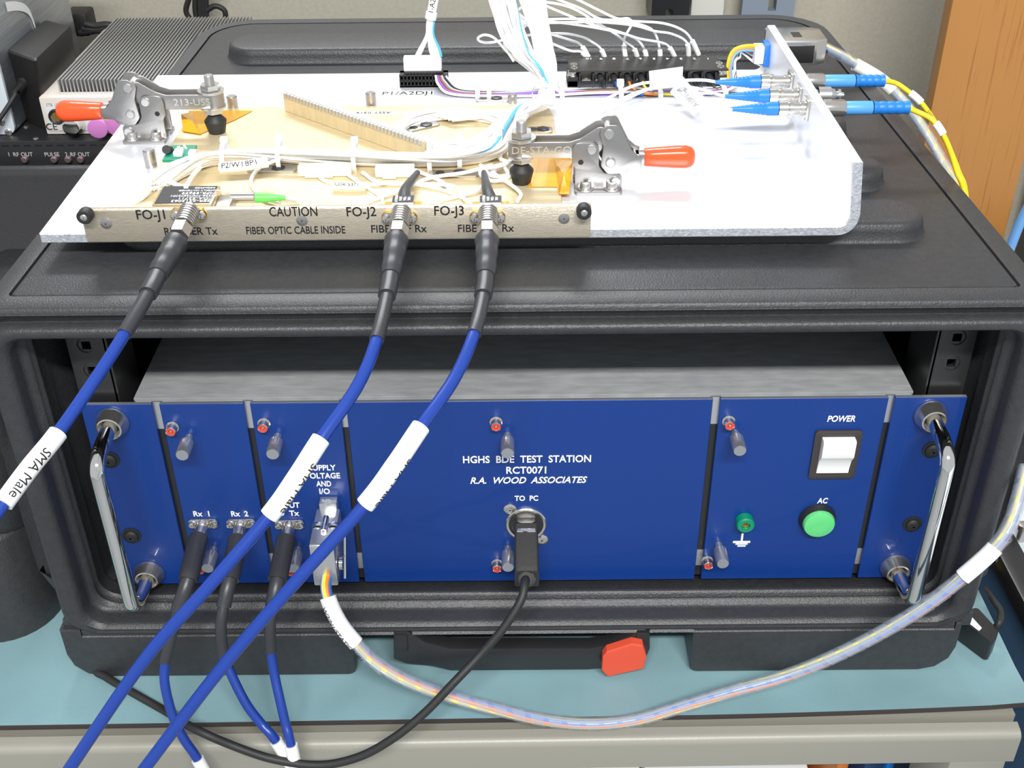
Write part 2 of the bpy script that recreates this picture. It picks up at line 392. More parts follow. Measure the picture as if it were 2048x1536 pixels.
loft(bm, [lrect(GX0 + g_, GX1 - g_, GY0 + g_, GY1 - g_, SZ - .001, .003, .033), lrect(GX0 + g_, GX1 - g_, GY0 + g_, GY1 - g_, LZ - .0005, .003, .033), lrect(GX0 + g_ * 1.5, GX1 - g_ * 1.5, GY0 + g_ * 1.5, GY1 - g_ * 1.5, LZ - .0001, .003, .033)], False, True)
link('lid_panel', bm, M_CASE, tc, auto=50)
def stadium(bm, x0, x1, y0, y1, z0, z1, flare=.003):
    r = (y1 - y0) / 2; yc = (y0 + y1) / 2
    def ring(o, z):
        rr = r + o; out = []
        for k in range(13):
            a = math.radians(-90 + 180 * k / 12); out.append((x1 - r + rr * math.cos(a), yc + rr * math.sin(a), z))
        for k in range(13):
            a = math.radians(90 + 180 * k / 12); out.append((x0 + r + rr * math.cos(a), yc + rr * math.sin(a), z))
        return out
    h = z1 - z0
    loft(bm, [ring(flare + .002, z0 - .001), ring(flare * .6, z0 + .0006), ring(.0008, z0 + .002), ring(0, z0 + h * .55), ring(-.0008, z1 - .0016), ring(-.0024, z1 - .0003), ring(-.004, z1)], True, True)
RT = .2185
for (x0, x1, ya, yb) in ((-.215, .2173, .034, .068), (-.215, .2130, .099, .132), (-.215, .2090, .172, .205), (-.2200, .2000, .337, .380)):
    bm = BM(); stadium(bm, x0, x1, ya, yb, LZ - .0006, RT); link('lid_rib', bm, M_CASE, tc, auto=50)
# feet
for (x0, x1, cr) in ((-.2765, -.1030, [.004, .004, .030, .008]), (.1005, .2600, [.004, .004, .008, .030])):
    bm = BM()
    top = Z0 + .006
    poly = [(x1, top), (x0, top), (x0, BT), (x1, BT)] if x0 < 0 else [(x1, top), (x0, top), (x0, BT), (x1, BT)]
    rr = [0, 0, .022, .005] if x0 < 0 else [0, 0, .005, .022]
    prism(bm, rpoly([(a, max(b, BT + .0003)) for a, b in poly], rr, 3), 1, -.0290, .44, bev=.0010)
    o = link('foot', bm, M_CASE, tc, smooth=False)
# small bumper blocks above the feet at the sides
for x0, x1 in ((XL + .0025, XL + .016), (XR - .016, XR - .0025)):
    bm = BM(); box(bm, (x0, -.026, -.018), (x1, .42, -.006), .002); link('side_ledge', bm, M_CASE, tc)
# rack rails with square holes
for s, xa, xb in ((-1, -.2430, -.2225), (1, .2210, .2412)):
    bm = BM(); zs = [-.003, .1890]; hz = [.150, .166, .182]; hx = (xa + xb) / 2; hw = .0024
    box(bm, (xa, .0045, -.003), (hx - hw, .0065, .1890)); box(bm, (hx + hw, .0045, -.003), (xb, .0065, .1890))
    cur = -.003
    for z in hz: box(bm, (hx - hw, .0045, cur), (hx + hw, .0065, z - hw)); cur = z + hw
    box(bm, (hx - hw, .0045, cur), (hx + hw, .0065, .1890))
    xi = xb if s < 0 else xa; box(bm, (xi - .001, .0045, -.003), (xi + .001, .04, .1890))
    for z in hz: lathe(bm, (hx, .0066, z), (0, -1, 0), [(0, .0052), (.0022, .0050), (.0024, .0042), (-.002, .0036)], 18)
    link('rack_rail', bm, M_RAIL, tc)
# carry handle with red latch between the feet
bm = BM(); HY0, HY1 = .018, .046
def hz_(x, y, yy): return P(x, y, Y=yy).z
hb = thing('tmp', 't', 't', (0, 0, 0)); bpy.data.objects.remove(hb)
yh = -.0300
def H(x, y): q = P(x, y, Y=yh); return (q.x, q.z)
poly = [H(787, 1262), H(787, 1318), H(812, 1328), H(860, 1332), H(900, 1342), H(1180, 1340), H(1215, 1336), H(1290, 1322), H(1300, 1300), H(1300, 1262), H(1275, 1266), H(1215, 1292), H(1180, 1298), H(900, 1298), H(850, 1285), H(815, 1262)]
poly = [(a, max(b, BT + .0005)) for a, b in poly]
prism(bm, poly, 1, yh, yh + .010, bev=.0012)
box(bm, (poly[0][0], yh - .001, -.030), (poly[0][0] + .008, .05, Z0 + .002), .001); box(bm, (poly[9][0] - .008, yh - .001, -.034), (poly[9][0], .05, Z0 + .002), .001)
hd = link('carry_handle', bm, M_BLKM, tc)
bm = BM(); pl = [H(1204, 1298), H(1202, 1325), H(1214, 1338), H(1285, 1322), H(1291, 1298), H(1284, 1276), H(1262, 1272), H(1212, 1288)]
pl = [(a, max(b, BT + .001)) for a, b in pl]
prism(bm, rpoly(pl, .0008, 2), 1, yh - .0065, yh - .0002, bev=.0008)
o = link('latch', bm, M_LATCH, hd, smooth=False); o['label'] = 'red-orange plastic latch on the handle'

# ================================================================== BLUE RACK INSTRUMENT
PH = .1325
ri = thing('rack_instrument', 'blue-fronted rack test instrument with chrome handles sitting inside the black case', 'test instrument', (0, .1, 0))
bm = BM(); box(bm, (-.2135, .0015, .001), (.2135, .40, PH - .0025), .0006); link('chassis', bm, M_GALV, ri)
bm = BM(); box(bm, (-.2140, .0040, PH - .0026), (.2140, .401, PH - .0006), .0004)
link('top_cover', bm, M_GALV, ri)
for s in (-1, 1):
    bm = BM(); screw(bm, (s * .2137, .014, .122), (s, 0, 0), .0028, .0022); link('side_screw', bm, M_SCREW, ri)
def X0(px, py=803): return P(px, py, Y=-.0015).x
edges = [(155, 303), (318, 487), (500, 680), (692, 1425), (1440, 1775), (1788, 1926)]
panels = []
for i, (a, b) in enumerate(edges):
    xa, xb = X0(a), X0(b)
    if i == 0: xa = -.2413
    if i == 5: xb = .2413
    bm = BM(); box(bm, (xa, -.0025, .0), (xb, .0, PH), .0003, 1)
    for v in bm.verts: pass
    p_ = link('front_panel', bm, [M_BLUE, M_ALU], ri, smooth=False)
    # bare metal top edge
    for f in p_.data.polygons:
        if f.normal.z > .9: f.material_index = 1
    panels.append(p_)
for (a, b) in ((303, 318), (487, 500), (680, 692), (1425, 1440), (1775, 1788)):
    xa, xb = X0(a) - .001, X0(b) + .001
    for z0, z1 in ((PH - .0185, PH - .0005), (.009, .021)):
        bm = BM(); box(bm, (xa, .0002, z0), (xb, .0012, z1)); link('bracket_tab', bm, M_ALU, ri, smooth=False)
    bm = BM(); box(bm, (xa, .0006, .021), (xb, .0014, PH - .0185)); box(bm, (xa, .0006, 0.001), (xb, .0014, .009)); link('gap_backing', bm, M_BLKM, ri, smooth=False)
PF = -.0027
# handles
for s, xm in ((-1, -.2255), (1, .2232)):
    bm = BM(); yb = -.0375; r = .0042
    za, zb = .0096, .1212; c = .012
    ct = [(xm, -.001, zb), (xm, -.010, zb), (xm, -.020, zb - .0005), (xm, yb + .008, zb - .002), (xm, yb + .0015, zb - .0065), (xm, yb, zb - .015), (xm, yb, (za + zb) / 2), (xm, yb, za + .015), (xm, yb + .0015, za + .0065), (xm, yb + .008, za + .002), (xm, -.020, za + .0005), (xm, -.010, za), (xm, -.001, za)]
    sweep(bm, spline(ct, 6), r, 20)
    h_ = link('rack_handle', bm, M_CHROME, ri, auto=60)
    for z in (za, zb):
        bm = BM(); lathe(bm, (xm, PF, z), (0, -1, 0), [(0, .0092), (.001, .0094), (.002, .0090), (.0075, .0068), (.0078, .0060), (.0050, .0043)], 32); link('ferrule', bm, M_NICK, h_)
# ear screws (black)
for (x, y, i) in ((218, 922, 0), (262, 1074, 0), (1866, 902, 5), (1826, 1051, 5)):
    q = P(x, y, Y=-.004); bm = BM()
    lathe(bm, (q.x, PF + .0002, q.z), (0, -1, 0), [(0, .0056), (.0006, .0056), (.0008, .0042)], 24)
    screw(bm, (q.x, PF - .0004, q.z), (0, -1, 0), .0042, .0026); link('ear_screw', bm, M_RUB, panels[i])
# knurled thumbscrews and red-centred jacks
def knurl(q, i):
    bm = BM()
    lathe(bm, (q.x, PF, q.z), (0, -1, 0), [(0, .0022), (.0045, .0022), (.0045, .0032), (.0052, .0036), (.0165, .0036), (.0172, .0033), (.0172, 0)], 36, rfun=lambda k, h: (1 + .05 * (k % 2)) if .005 < h < .017 else 1)
    link('thumbscrew', bm, M_KNURL, panels[i])
for (x, y, i) in ((364, 911, 1), (545, 909, 2), (1015, 907, 3), (1480, 902, 4), (415, 1137, 1), (587, 1137, 2), (1016, 1135, 3), (1446, 1128, 4)):
    knurl(P(x, y, Y=PF - .0172), i)
def jack(q, i):
    bm = BM()
    lathe(bm, (q.x, PF, q.z), (0, -1, 0), [(0, .0036), (.0008, .0036), (.0010, .0029), (.0052, .0029), (.0056, .0026), (.0050, .0023)], 24)
    lathe(bm, (q.x, PF, q.z), (0, -1, 0), [(.0049, .0024), (.0052, .0022), (.0052, .0012), (.0044, .0011)], 24, 1)
    lathe(bm, (q.x, PF, q.z), (0, -1, 0), [(.0030, .0009), (.0050, .0008), (.0052, .0005), (.0052, 0)], 12)
    o = link('test_jack', bm, [M_NICK, M_RED], panels[i])
for (x, y, i) in ((341, 864, 1), (525, 857, 2), (992, 854, 3), (1460, 852, 4), (400, 1141, 1), (580, 1145, 2), (994, 1138, 3), (1417, 1132, 4)):
    jack(P(x, y, Y=PF - .0052), i)
# lettering
def ptext(s, x, y, hpx, i, w, **kw):
    q = P(x, y, Y=PF - .0001); ww = (P(x + w / 2, y, Y=PF) - P(x - w / 2, y, Y=PF)).length; o = text(s, (q.x, q.y, q.z), hpx / 3520 / .70 / .83, M_INKW, panels[i], bold=.00012, **kw); fitx(o, ww)
ptext('HGHS  BDE  TEST  STATION', 1054, 919, 14, 3, 256); ptext('RCT0071', 1054, 941, 14, 3, 80)
ptext('R.A.  WOOD  ASSOCIATES', 1055, 961, 13, 3, 234, shear=.3); ptext('TO  PC', 1053, 997, 10.5, 3, 47)
ptext('POWER', 1682, 838, 11.5, 4, 56, shear=.15); ptext('AC', 1645, 1002, 11, 4, 21, shear=.1)
ptext('Rx  1', 404, 1028, 11, 1, 32); ptext('Rx  2', 479, 1028, 11, 1, 34)
ptext('RF  OUT', 569, 1011, 11, 2, 60); ptext('TO  Tx', 571, 1027, 11, 2, 54)
for s_, x_, y_, w_ in (('SUPPLY', 644, 936, 54), ('VOLTAGE', 645, 952, 71), ('AND', 648, 968, 30), ('I/O', 649, 983, 21)): ptext(s_, x_, y_, 11, 2, w_)
# rocker switch
def SW(x, y, yy=0): q = P(x, y, Y=PF - yy); return (q.x, q.z)
bz = [SW(1635, 860), SW(1726, 862), SW(1706, 955), SW(1612, 953)]
xa = (bz[0][0] + bz[3][0]) / 2; xb = (bz[1][0] + bz[2][0]) / 2; zt = bz[0][1]; zb = bz[2][1]
bm = BM()
o_ = rpoly([(xa, zt), (xb, zt), (xb, zb), (xa, zb)], .0022, 4); ix = .0036; i_ = rpoly([(xa + ix, zt - ix), (xb - ix, zt - ix), (xb - ix, zb + ix), (xa + ix, zb + ix)], .0008, 4)
def rloop(pl, y): return [(p[0], y, p[1]) for p in pl]
m_ = [tuple(a * .45 + b * .55 for a, b in zip(p, q)) for p, q in zip(o_, i_)]
loft(bm, [rloop(o_, PF), rloop(o_, PF - .0012), rloop(m_, PF - .0020), rloop(i_, PF - .0016), rloop(i_, PF + .002)], False, True)
sw = link('switch_bezel', bm, mat('dark_brown_grey_bezel', (.045, .038, .036), .45), panels[4])
bm = BM(); zc = (zt + zb) / 2 + .0005
a_, b_ = xa + ix + .0004, xb - ix - .0004
pr = [(PF + .002, zt - ix - .0004), (PF - .0050, zt - ix - .0006), (PF - .0058, zt - ix - .0016), (PF - .0060, zc + .0015), (PF - .0052, zc), (PF - .0030, zc - .003), (PF - .0016, zb + .0075), (PF - .0014, zb + ix + .0008), (PF + .002, zb + ix + .0004)]
prism(bm, pr, 0, a_, b_); o = link('rocker', bm, M_WHITE, panels[4]); o['label'] = 'white rocker of the power switch'
# AC lamp
q = P(1638, 1048, Y=PF - .005); bm = BM()
lathe(bm, (q.x, PF, q.z), (0, -1, 0), [(0, .0108), (.0012, .0108), (.0030, .0100), (.0042, .0096), (.0042, .0085)], 40); link('lamp_bezel', bm, M_BLKM, panels[4])
bm = BM(); lathe(bm, (q.x, PF, q.z), (0, -1, 0), [(.003, .0093), (.0050, .0093), (.0064, .0087), (.0068, .0070), (.0070, .004), (.0070, 0)], 40)
o = link('indicator_lens', bm, M_GREEN, panels[4]); o['label'] = 'round light-green indicator lens'
# green ground jack with symbol
q = P(1492, 1053, Y=PF - .006); bm = BM()
lathe(bm, (q.x, PF, q.z), (0, -1, 0), [(0, .0052), (.0052, .0052), (.0060, .0046), (.0060, .0026), (.001, .0024)], 28); 
lathe(bm, (q.x, PF, q.z), (0, -1, 0), [(.001, .0024), (.0040, .0022), (.0040, .0014), (.001, .0013), (.001, 0)], 20, 1)
o = link('ground_jack', bm, [M_GREEND, M_BRASS], panels[4]); o['label'] = 'green socket above the ground symbol'
bm = BM(); q = P(1484, 1080, Y=PF)
def bar(x0, x1, y0, y1):
    a = P(x0, y0, Y=PF); b = P(x1, y1, Y=PF); box(bm, (a.x, PF - .00014, a.z), (b.x, PF, b.z))
bar(1483.2, 1485.2, 1066, 1082); bar(1466, 1500, 1082, 1085.5); bar(1471, 1495, 1086.5, 1089); bar(1475, 1491, 1090.5, 1093); link('ground_symbol', bm, M_INKW, panels[4], smooth=False)
# round USB receptacle
q = P(1052, 1047, Y=PF); UC = q.copy()
bm = BM(); lathe(bm, (q.x, PF + .0005, q.z), (0, -1, 0), [(0, .0120), (.0014, .0120), (.0020, .0114), (.0018, .0102), (-.001, .0098)], 40)
link('receptacle_ring', bm, M_NICK, panels[3])
bm = BM(); lathe(bm, (q.x, PF, q.z), (0, -1, 0), [(.0002, .0101), (.0004, .0090), (.0004, 0)], 32); link('receptacle_well', bm, M_BLKM, panels[3])
for x, y in ((1020, 1020), (1084, 1081)):
    q = P(x, y, Y=PF - .001); bm = BM(); screw(bm, (q.x, PF, q.z), (0, -1, 0), .0038, .0012); link('receptacle_screw', bm, M_NICK, panels[3])
# SMA bulkheads
SMA = []
for x, y, i in ((405, 1058, 1), (481, 1058, 1), (578, 1060, 2)):
    q = P(x, y, Y=PF - .004); SMA.append(q)
    bm = BM(); cx, cz = q.x, q.z + .0015
    prism(bm, rpoly([(cx - .0085, cz - .0032), (cx + .0085, cz - .0032), (cx + .0085, cz + .0032), (cx - .0085, cz + .0032)], .002, 4), 1, PF, PF - .0016, bev=.0003)
    for s in (-1, 1): screw(bm, (cx + s * .0062, PF - .0016, cz), (0, -1, 0), .0024, .0018)
    lathe(bm, (cx, PF - .0016, cz), (0, -1, 0), [(0, .0034), (.003, .0032), (.003, .0026), (.009, .0026)], 20)
    link('bulkhead_connector', bm, M_NICK, panels[i]); q.z = cz

# ================================================================== CABLES BELOW
def cable(name, label, group, ct, secs, k=8, base=None, cat='cable'):
    """secs = [(i0, i1, r, part, material)] over control indices"""
    pts = spline(ct, k); t = thing(name, label, cat, base or ct[0], group)
    F = frames(pts)
    for (a, b, r, pn, m) in secs:
        ia, ib = int(round(a * k)), int(round(b * k)); bm = BM(); sweep(bm, pts[ia:ib + 1], r, 14, True, 0, F[ia:ib + 1]); link(pn, bm, m, t, auto=60)
    return t, pts, F
def wrap_text(s, pts, k0, up, r, size, parent, m=M_INK, flip=False, sx=1., off=0.):
    """letters wrapped round a sleeve; runs along the path from index k0, centred on the side that faces 'up'"""
    bm = text_bm(s, size, align='LEFT', sx=sx, depth=.00005)
    ys = [v.co.y for v in bm.verts]; y_ = min(ys) + size * .06
    while y_ < max(ys):
        bmesh.ops.bisect_plane(bm, geom=list(bm.verts) + list(bm.edges) + list(bm.faces), plane_co=(0, y_, 0), plane_no=(0, 1, 0)); y_ += size * .06
    seg = [0]
    for i in range(1, len(pts)): seg.append(seg[-1] + (pts[i] - pts[i - 1]).length)
    s0 = seg[k0]
    for v in bm.verts:
        u = s0 + v.co.x
        i = max(0, min(len(pts) - 2, next((j for j in range(len(seg) - 1) if seg[j + 1] > u), len(seg) - 2)))
        f = (u - seg[i]) / max(1e-9, seg[i + 1] - seg[i]); c = pts[i].lerp(pts[i + 1], f); t = (pts[i + 1] - pts[i]).normalized()
        n = (Vector(up) - t * Vector(up).dot(t)).normalized(); b = n.cross(t)
        th = (v.co.y / r) * (-1 if flip else 1) + off; rr = r + .00008 + (v.co.z if v.co.z > 0 else 0)
        v.co = c + (n * math.cos(th) + b * math.sin(th)) * rr
    return link('lettering', bm, m, parent, smooth=False)
SEC = [(SMA[0], [(392, 1095, -.022), (376, 1160, -.044), (356, 1222, -.054), (338, 1290, -.062), (330, 1328, -.066), (330, 1370, -.072), (345, 1430, -.080), (368, 1478, -.086), (395, 1518, -.090), (432, 1590, -.095)], 'left', 8),
       (SMA[1], [(472, 1098, -.022), (459, 1160, -.044), (447, 1213, -.054), (442, 1255, -.060), (447, 1308, -.064), (464, 1352, -.070), (492, 1407, -.078), (522, 1447, -.083), (552, 1482, -.088), (610, 1575, -.093)], 'middle', 8),
       (SMA[2], [(568, 1098, -.022), (555, 1160, -.044), (545, 1213, -.054), (540, 1255, -.060), (542, 1304, -.064), (549, 1350, -.070), (560, 1400, -.078), (571, 1447, -.085), (582, 1490, -.091), (604, 1590, -.097)], 'right', 8)]
for q, w_, nm, _ in SEC:
    ct = [Vector((q.x, PF - .006, q.z))] + [P(a, b, Y=c) for a, b, c in w_]
    lab = {'left': 'short blue coaxial cable plugged in under the Rx 1 lettering', 'middle': 'blue coaxial cable plugged in under the Rx 2 lettering', 'right': 'blue coaxial cable plugged in under the OUT TO Tx lettering'}[nm]
    t, pts, F = cable('coaxial_cable', lab, 'blue cables on the lower sockets', ct,
        [(0, .55, .0036, 'plug_nut', M_NICK), (.5, 2.05, .0056, 'heat_shrink', M_SHR), (2, 3, .0042, 'heat_shrink', M_SHR), (3, 4.9 if nm == 'left' else 5, .0032, 'heat_shrink', M_SHR), (4.8, 10, .0027, 'jacket', M_CABB), (9, 10, .0037, 'label_sleeve', M_PAPER)], 10)
# three upper coax cables, hanging from the bar down to the front
UPPER = [
 ('blue coaxial cable from the FO-J1 connector, leftmost of the three upper ones',
  [(376, 428, .010), (366, 452, -.001), (352, 484, -.014), (335, 515, -.027), (315, 550, -.040), (296, 588, -.055), (249, 668, -.080), (190, 760, -.103), (116, 866, -.128), (60, 935, -.146), (6, 1008, -.162), (-60, 1100, -.18)], 8, 10),
 ('blue coaxial cable from the FO-J2 connector, crossing in front of the left sockets',
  [(802, 430, .010), (798, 452, .000), (793, 480, -.013), (788, 513, -.026), (781, 553, -.040), (774, 592, -.055), (753, 680, -.085), (716, 770, -.107), (642, 878, -.130), (592, 956, -.142), (538, 1032, -.152), (420, 1170, -.166), (290, 1318, -.176), (140, 1536, -.188), (100, 1600, -.19)], 8, 10),
 ('blue coaxial cable from the FO-J3 connector, passing beside the white HGHS lettering',
  [(976, 430, .010), (975, 452, .000), (974, 480, -.013), (973, 513, -.026), (971, 553, -.040), (966, 592, -.055), (948, 668, -.082), (908, 758, -.105), (842, 853, -.128), (790, 930, -.140), (730, 1010, -.150), (590, 1165, -.163), (440, 1340, -.175), (290, 1536, -.187), (250, 1590, -.19)], 8, 10)]
for (lab, w_, la, lb) in UPPER:
    ct = [P(a, b, Y=c) for a, b, c in w_]; K = 10; n_ = len(ct) - 1
    shr = lambda t_: .0060 + .00018 * math.sin(t_ * 17) - .0011 * t_
    t, pts, F = cable('coaxial_cable', lab, 'blue cables from the metal bar', ct,
        [(1.95, 4.05, shr, 'heat_shrink', M_SHR), (4, 5, .0043, 'heat_shrink', M_SHR), (5, 6.02, .0034, 'heat_shrink', M_SHR), (6, n_, .0028, 'jacket', M_CABB), (la, lb, .0041, 'label_sleeve', M_PAPER)], K)
    # ribbed nickel coupling and hex nut along the first span
    d = (ct[1] - ct[0]).normalized(); bm = BM(); L1 = (ct[1] - ct[0]).length
    pr = []
    for j in range(7): a = -.003 + j * .0021; pr += [(a, .0040), (a + .0001, .0050), (a + .0013, .0050), (a + .0014, .0040)]
    lathe(bm, ct[0], d, [(-.0045, .0042)] + pr, 24)
    d2 = (ct[2] - ct[1]).normalized(); nutty(bm, ct[0] + d * .0122, d2, .0052, .0080)
    link('coupling', bm, M_STEEL, t, auto=30)
    sl = [o for o in t.children if o.name.startswith('label_sleeve')][0]
    cdir = (CLOC - ct[9]).normalized()
    if lab.find('J1') > 0: wrap_text('SMA Male', pts, int(8.55 * K), cdir, .0041, .0060, sl, sx=1.0, off=.3)
    elif lab.find('J2') > 0: wrap_text('SMA Male', pts, int(8.55 * K), cdir, .0041, .0058, sl, off=1.05)
    else: wrap_text('SMA Male', pts, int(8.75 * K), cdir, .0041, .0058, sl, off=1.35)

# USB cable
t = thing('usb_cable', 'black cable with molded plug in the round TO PC socket', 'cable', (UC.x, PF, UC.z))
bm = BM(); box(bm, (UC.x - .0055, PF - .012, UC.z - .0048), (UC.x + .0055, PF, UC.z + .0048), .0005); link('plug_shell', bm, M_CHROME, t)
bm = BM(); xc = UC.x
prof_ = [(-.006, .0068, .0056), (-.007, .0075, .0062), (-.030, .0077, .0063), (-.033, .0077, .0060), (-.0335, .0058, .005)]
R2 = []
for y, a, b in prof_:
    drop = max(0, (-y - .010)) * .55; R2.append([(p[0], PF + y, p[1] - drop) for p in rpoly([(xc - a * .9, UC.z - b), (xc + a * .9, UC.z - b), (xc + a * .9, UC.z + b), (xc - a * .9, UC.z + b)], .0016, 3)])
loft(bm, R2, True, True); link('plug', bm, M_RUB, t)
uct = [Vector((UC.x, PF - .033, UC.z - .0125)), P(1050, 1163, Y=-.046), P(1042, 1200, Y=-.055), P(1008, 1255, Y=-.063), P(960, 1310, Y=-.070), P(905, 1368, Y=-.080), P(850, 1425, Y=-.088), P(790, 1474, Y=-.094), P(720, 1513, Y=-.097), P(640, 1530, Y=-.097), P(550, 1519, Y=-.094), P(470, 1493, Y=-.0915), P(390, 1458, Y=-.087), P(330, 1422, Z=BT + .004), P(270, 1388, Z=BT + .004), P(215, 1356, Z=BT + .004), P(185, 1330, Z=BT + .004), Vector((-.288, .02, BT + .004)), Vector((-.2895, .10, BT + .004))]
bm = BM(); pts = spline(uct, 10)
sweep(bm, pts, .0024, 14); link('cord', bm, M_RUB, t, auto=60)
bm = BM(); d = (uct[1] - uct[0]).normalized()
lathe(bm, uct[0] - d * .002, d, [(0, .0056)] + [(.0012 + i * .0021 + dd, .0052 - i * .0004 - e) for i in range(5) for dd, e in ((0, 0), (.0013, 0), (.0014, .0009), (.0021, .0009))] + [(.013, .0024)], 16); link('strain_relief', bm, M_RUB, t)

# ================================================================== SPIRAL WRAPPED CABLE
sp = thing('spiral_wrapped_cable', 'thick clear spiral-wrapped wire cable looping right from the SUPPLY VOLTAGE hood', 'cable', P(648, 1015, Y=-.008))
# front hood
hq = P(648, 1015, Y=-.008); hz1 = hq.z; yf = P(642, 1091, Z=hz1).y; hx = P(642, 1091, Z=hz1).x; hz0 = P(645, 1172, Y=yf).z
hw = .0068
bm = BM(); prism(bm, rpoly([(PF - .006, hz1), (yf, hz1), (yf, hz0), (yf + .012, hz0 - .001), (PF - .006, hz0 + .008)], [.001, .0016, .001, .001, .001], 3), 0, hx - hw, hx + hw, bev=.0008)
box(bm, (hx - .005, PF, hz0 + .002), (hx + .005, PF - .007, hz1 + .004), .0005)
hood = link('connector_hood', bm, mat('die_cast_hood', (.66, .67, .68), .24, metal=.85), sp); hood['label'] = 'silver metal hood plugged in under SUPPLY VOLTAGE'
bm = BM(); ym = (PF + yf) / 2 - .002
for s in (-1, 1):
    lathe(bm, (hx + s * .0045, ym, hz1 - .001), (0, 0, 1), [(0, .0030), (.0013, .0029), (.002, .0018), (.002, 0)], 16)
cyl(bm, (hx, ym + .006, hz1 + .001), (hx, ym - .006, hz1 + .001), .0016)
screw(bm, (hx, ym - .004, hz1), (0, 0, 1), .0022, .0022); link('hood_screw', bm, M_CHROME, hood)
bm = BM(); lathe(bm, (hx + hw + .0006, yf + .008, hz0 + .010), (1, 0, 0), [(0, .004), (.002, .004), (.0025, .003), (.0025, 0)], 16); cyl(bm, (hx + hw + .003, yf + .006, hz0), (hx + hw + .003, yf + .022, hz1 - .008), .0008); link('jack_screw', bm, M_CHROME, hood)
bct = [Vector((hx + .001, yf + .002, hz0 + .007)), P(652, 1178, Y=yf - .006), P(662, 1212, Y=yf - .012), P(682, 1250, Y=yf - .016), P(712, 1287, Y=yf - .020), P(752, 1326, Y=yf - .024), P(815, 1362, Y=yf - .027), P(900, 1393, Y=yf - .030), P(1000, 1420, Y=yf - .032), P(1090, 1440, Y=yf - .032), P(1180, 1448, Y=yf - .032), P(1270, 1440, Y=yf - .032), P(1360, 1414, Y=yf - .030), P(1460, 1384, Y=yf - .028), P(1560, 1356, Y=yf - .026), P(1650, 1321, Y=yf - .024), P(1750, 1272, Y=yf - .022), P(1850, 1212, Y=yf - .020), P(1925, 1154, Y=yf - .018), P(1990, 1095, Y=yf - .014), P(2022, 1045, Y=yf - .006), P(2042, 975, Y=yf + .006), P(2056, 900, Y=yf + .02), P(2062, 800, Y=.02), P(2075, 640, Y=.10), P(2010, 500, Y=.20)]
# back end of the same cable comes down over the right side of the case
FLX = .1665
bend = [P(1925, 384, Y=.262), P(1898, 330, Y=.270), P(1860, 268, Y=.276), P(1815, 202, Y=.280), P(1762, 158, Y=.282), P(1705, 124, Y=.282), P(1668, 112, Y=.282)]
bct = bct[:-3] + [P(2066, 830, Y=.012), Vector((.40, .10, .03)), Vector((.52, .18, .0)), Vector((.60, .25, -.042)), Vector((.72, .28, -.045))]
def bundle(parent, ct, r, k=8, cols=None, pitch=.011, wrap=(0, 1), twist=.30, nlab=()):
    pts = spline(ct, k); F = frames(pts); seg = [0]
    for i in range(1, len(pts)): seg.append(seg[-1] + (pts[i] - pts[i - 1]).length)
    cols = cols or [('blue', (.01, .18, .68)), ('orange', (.80, .22, .05)), ('yellow', (.88, .76, .03)), ('white', (.78, .80, .82)), ('grey', (.26, .31, .38)), ('dark_blue', (.02, .07, .22)), ('yellow', (.88, .76, .03)), ('grey', (.26, .31, .38))]
    n = len(cols); rw = r * .42
    for c, (nm, col) in enumerate(cols):
        bm = BM(); q = []
        for i, p in enumerate(pts):
            a = 2 * math.pi * (c / n) + seg[i] / twist * 1.6 + .4 * math.sin(seg[i] * 40 + c)
            rad = (r - rw) * (.92 if c % 3 else .8); q.append(p + (F[i][0] * math.cos(a) + F[i][1] * math.sin(a)) * rad)
        sweep(bm, q, rw, 6); link('wire', bm, mat('wire_' + nm, col, .4), parent, auto=70)
    # ribbon of the wrap
    bm = BM(); tot = seg[-1]; s = wrap[0] * tot; prev = None; import bisect
    step = pitch / 18; wd = pitch * 1.70; th = .0005
    while s < wrap[1] * tot:
        cur = []
        for off, rr in ((0, r + .0002), (wd, r + .0002), (wd, r + .0002 + th), (0, r + .0002 + th)):
            ss = min(tot - 1e-6, max(0, s + off * .5)); i = min(len(pts) - 2, bisect.bisect_right(seg, ss) - 1); f = (ss - seg[i]) / (seg[i + 1] - seg[i])
            c = pts[i].lerp(pts[i + 1], f); a = 2 * math.pi * s / pitch
            X = F[i][0].lerp(F[i + 1][0], f); Y_ = F[i][1].lerp(F[i + 1][1], f)
            cur.append(bm.verts.new(c + (X * math.cos(a) + Y_ * math.sin(a)) * rr + (pts[i + 1] - pts[i]).normalized() * (off * .5)))
        if prev:
            for j in range(4): bm.faces.new((prev[j], prev[(j + 1) % 4], cur[(j + 1) % 4], cur[j]))
        prev = cur; s += step
    link('spiral_wrap', bm, M_CLEAR, parent, auto=40)
    return pts, F
pts, F = bundle(sp, bct, .0033, wrap=(.02, .98))
def sleeve(parent, pts, F, a, b, r, k=8, m=M_PAPER, ends=0):
    bm = BM(); ia, ib = int(a * k), int(b * k); sweep(bm, pts[ia:ib + 1], r, 16, True, 0, F[ia:ib + 1]); return link('label_sleeve', bm, m, parent, auto=60)
s1 = sleeve(sp, pts, F, 1.5, 4.1, .0046); wrap_text('W2/N1/STATION/P1', pts, 15, (-.5, -.7, .2), .0046, .0042, s1, off=-.2)
s2 = sleeve(sp, pts, F, 18, 19.1, .0046)
sp2 = thing('spiral_wrapped_cable', 'clear spiral-wrapped cable with silver hood on the flange, draped over the right side', 'cable', (.19, .28, .228))
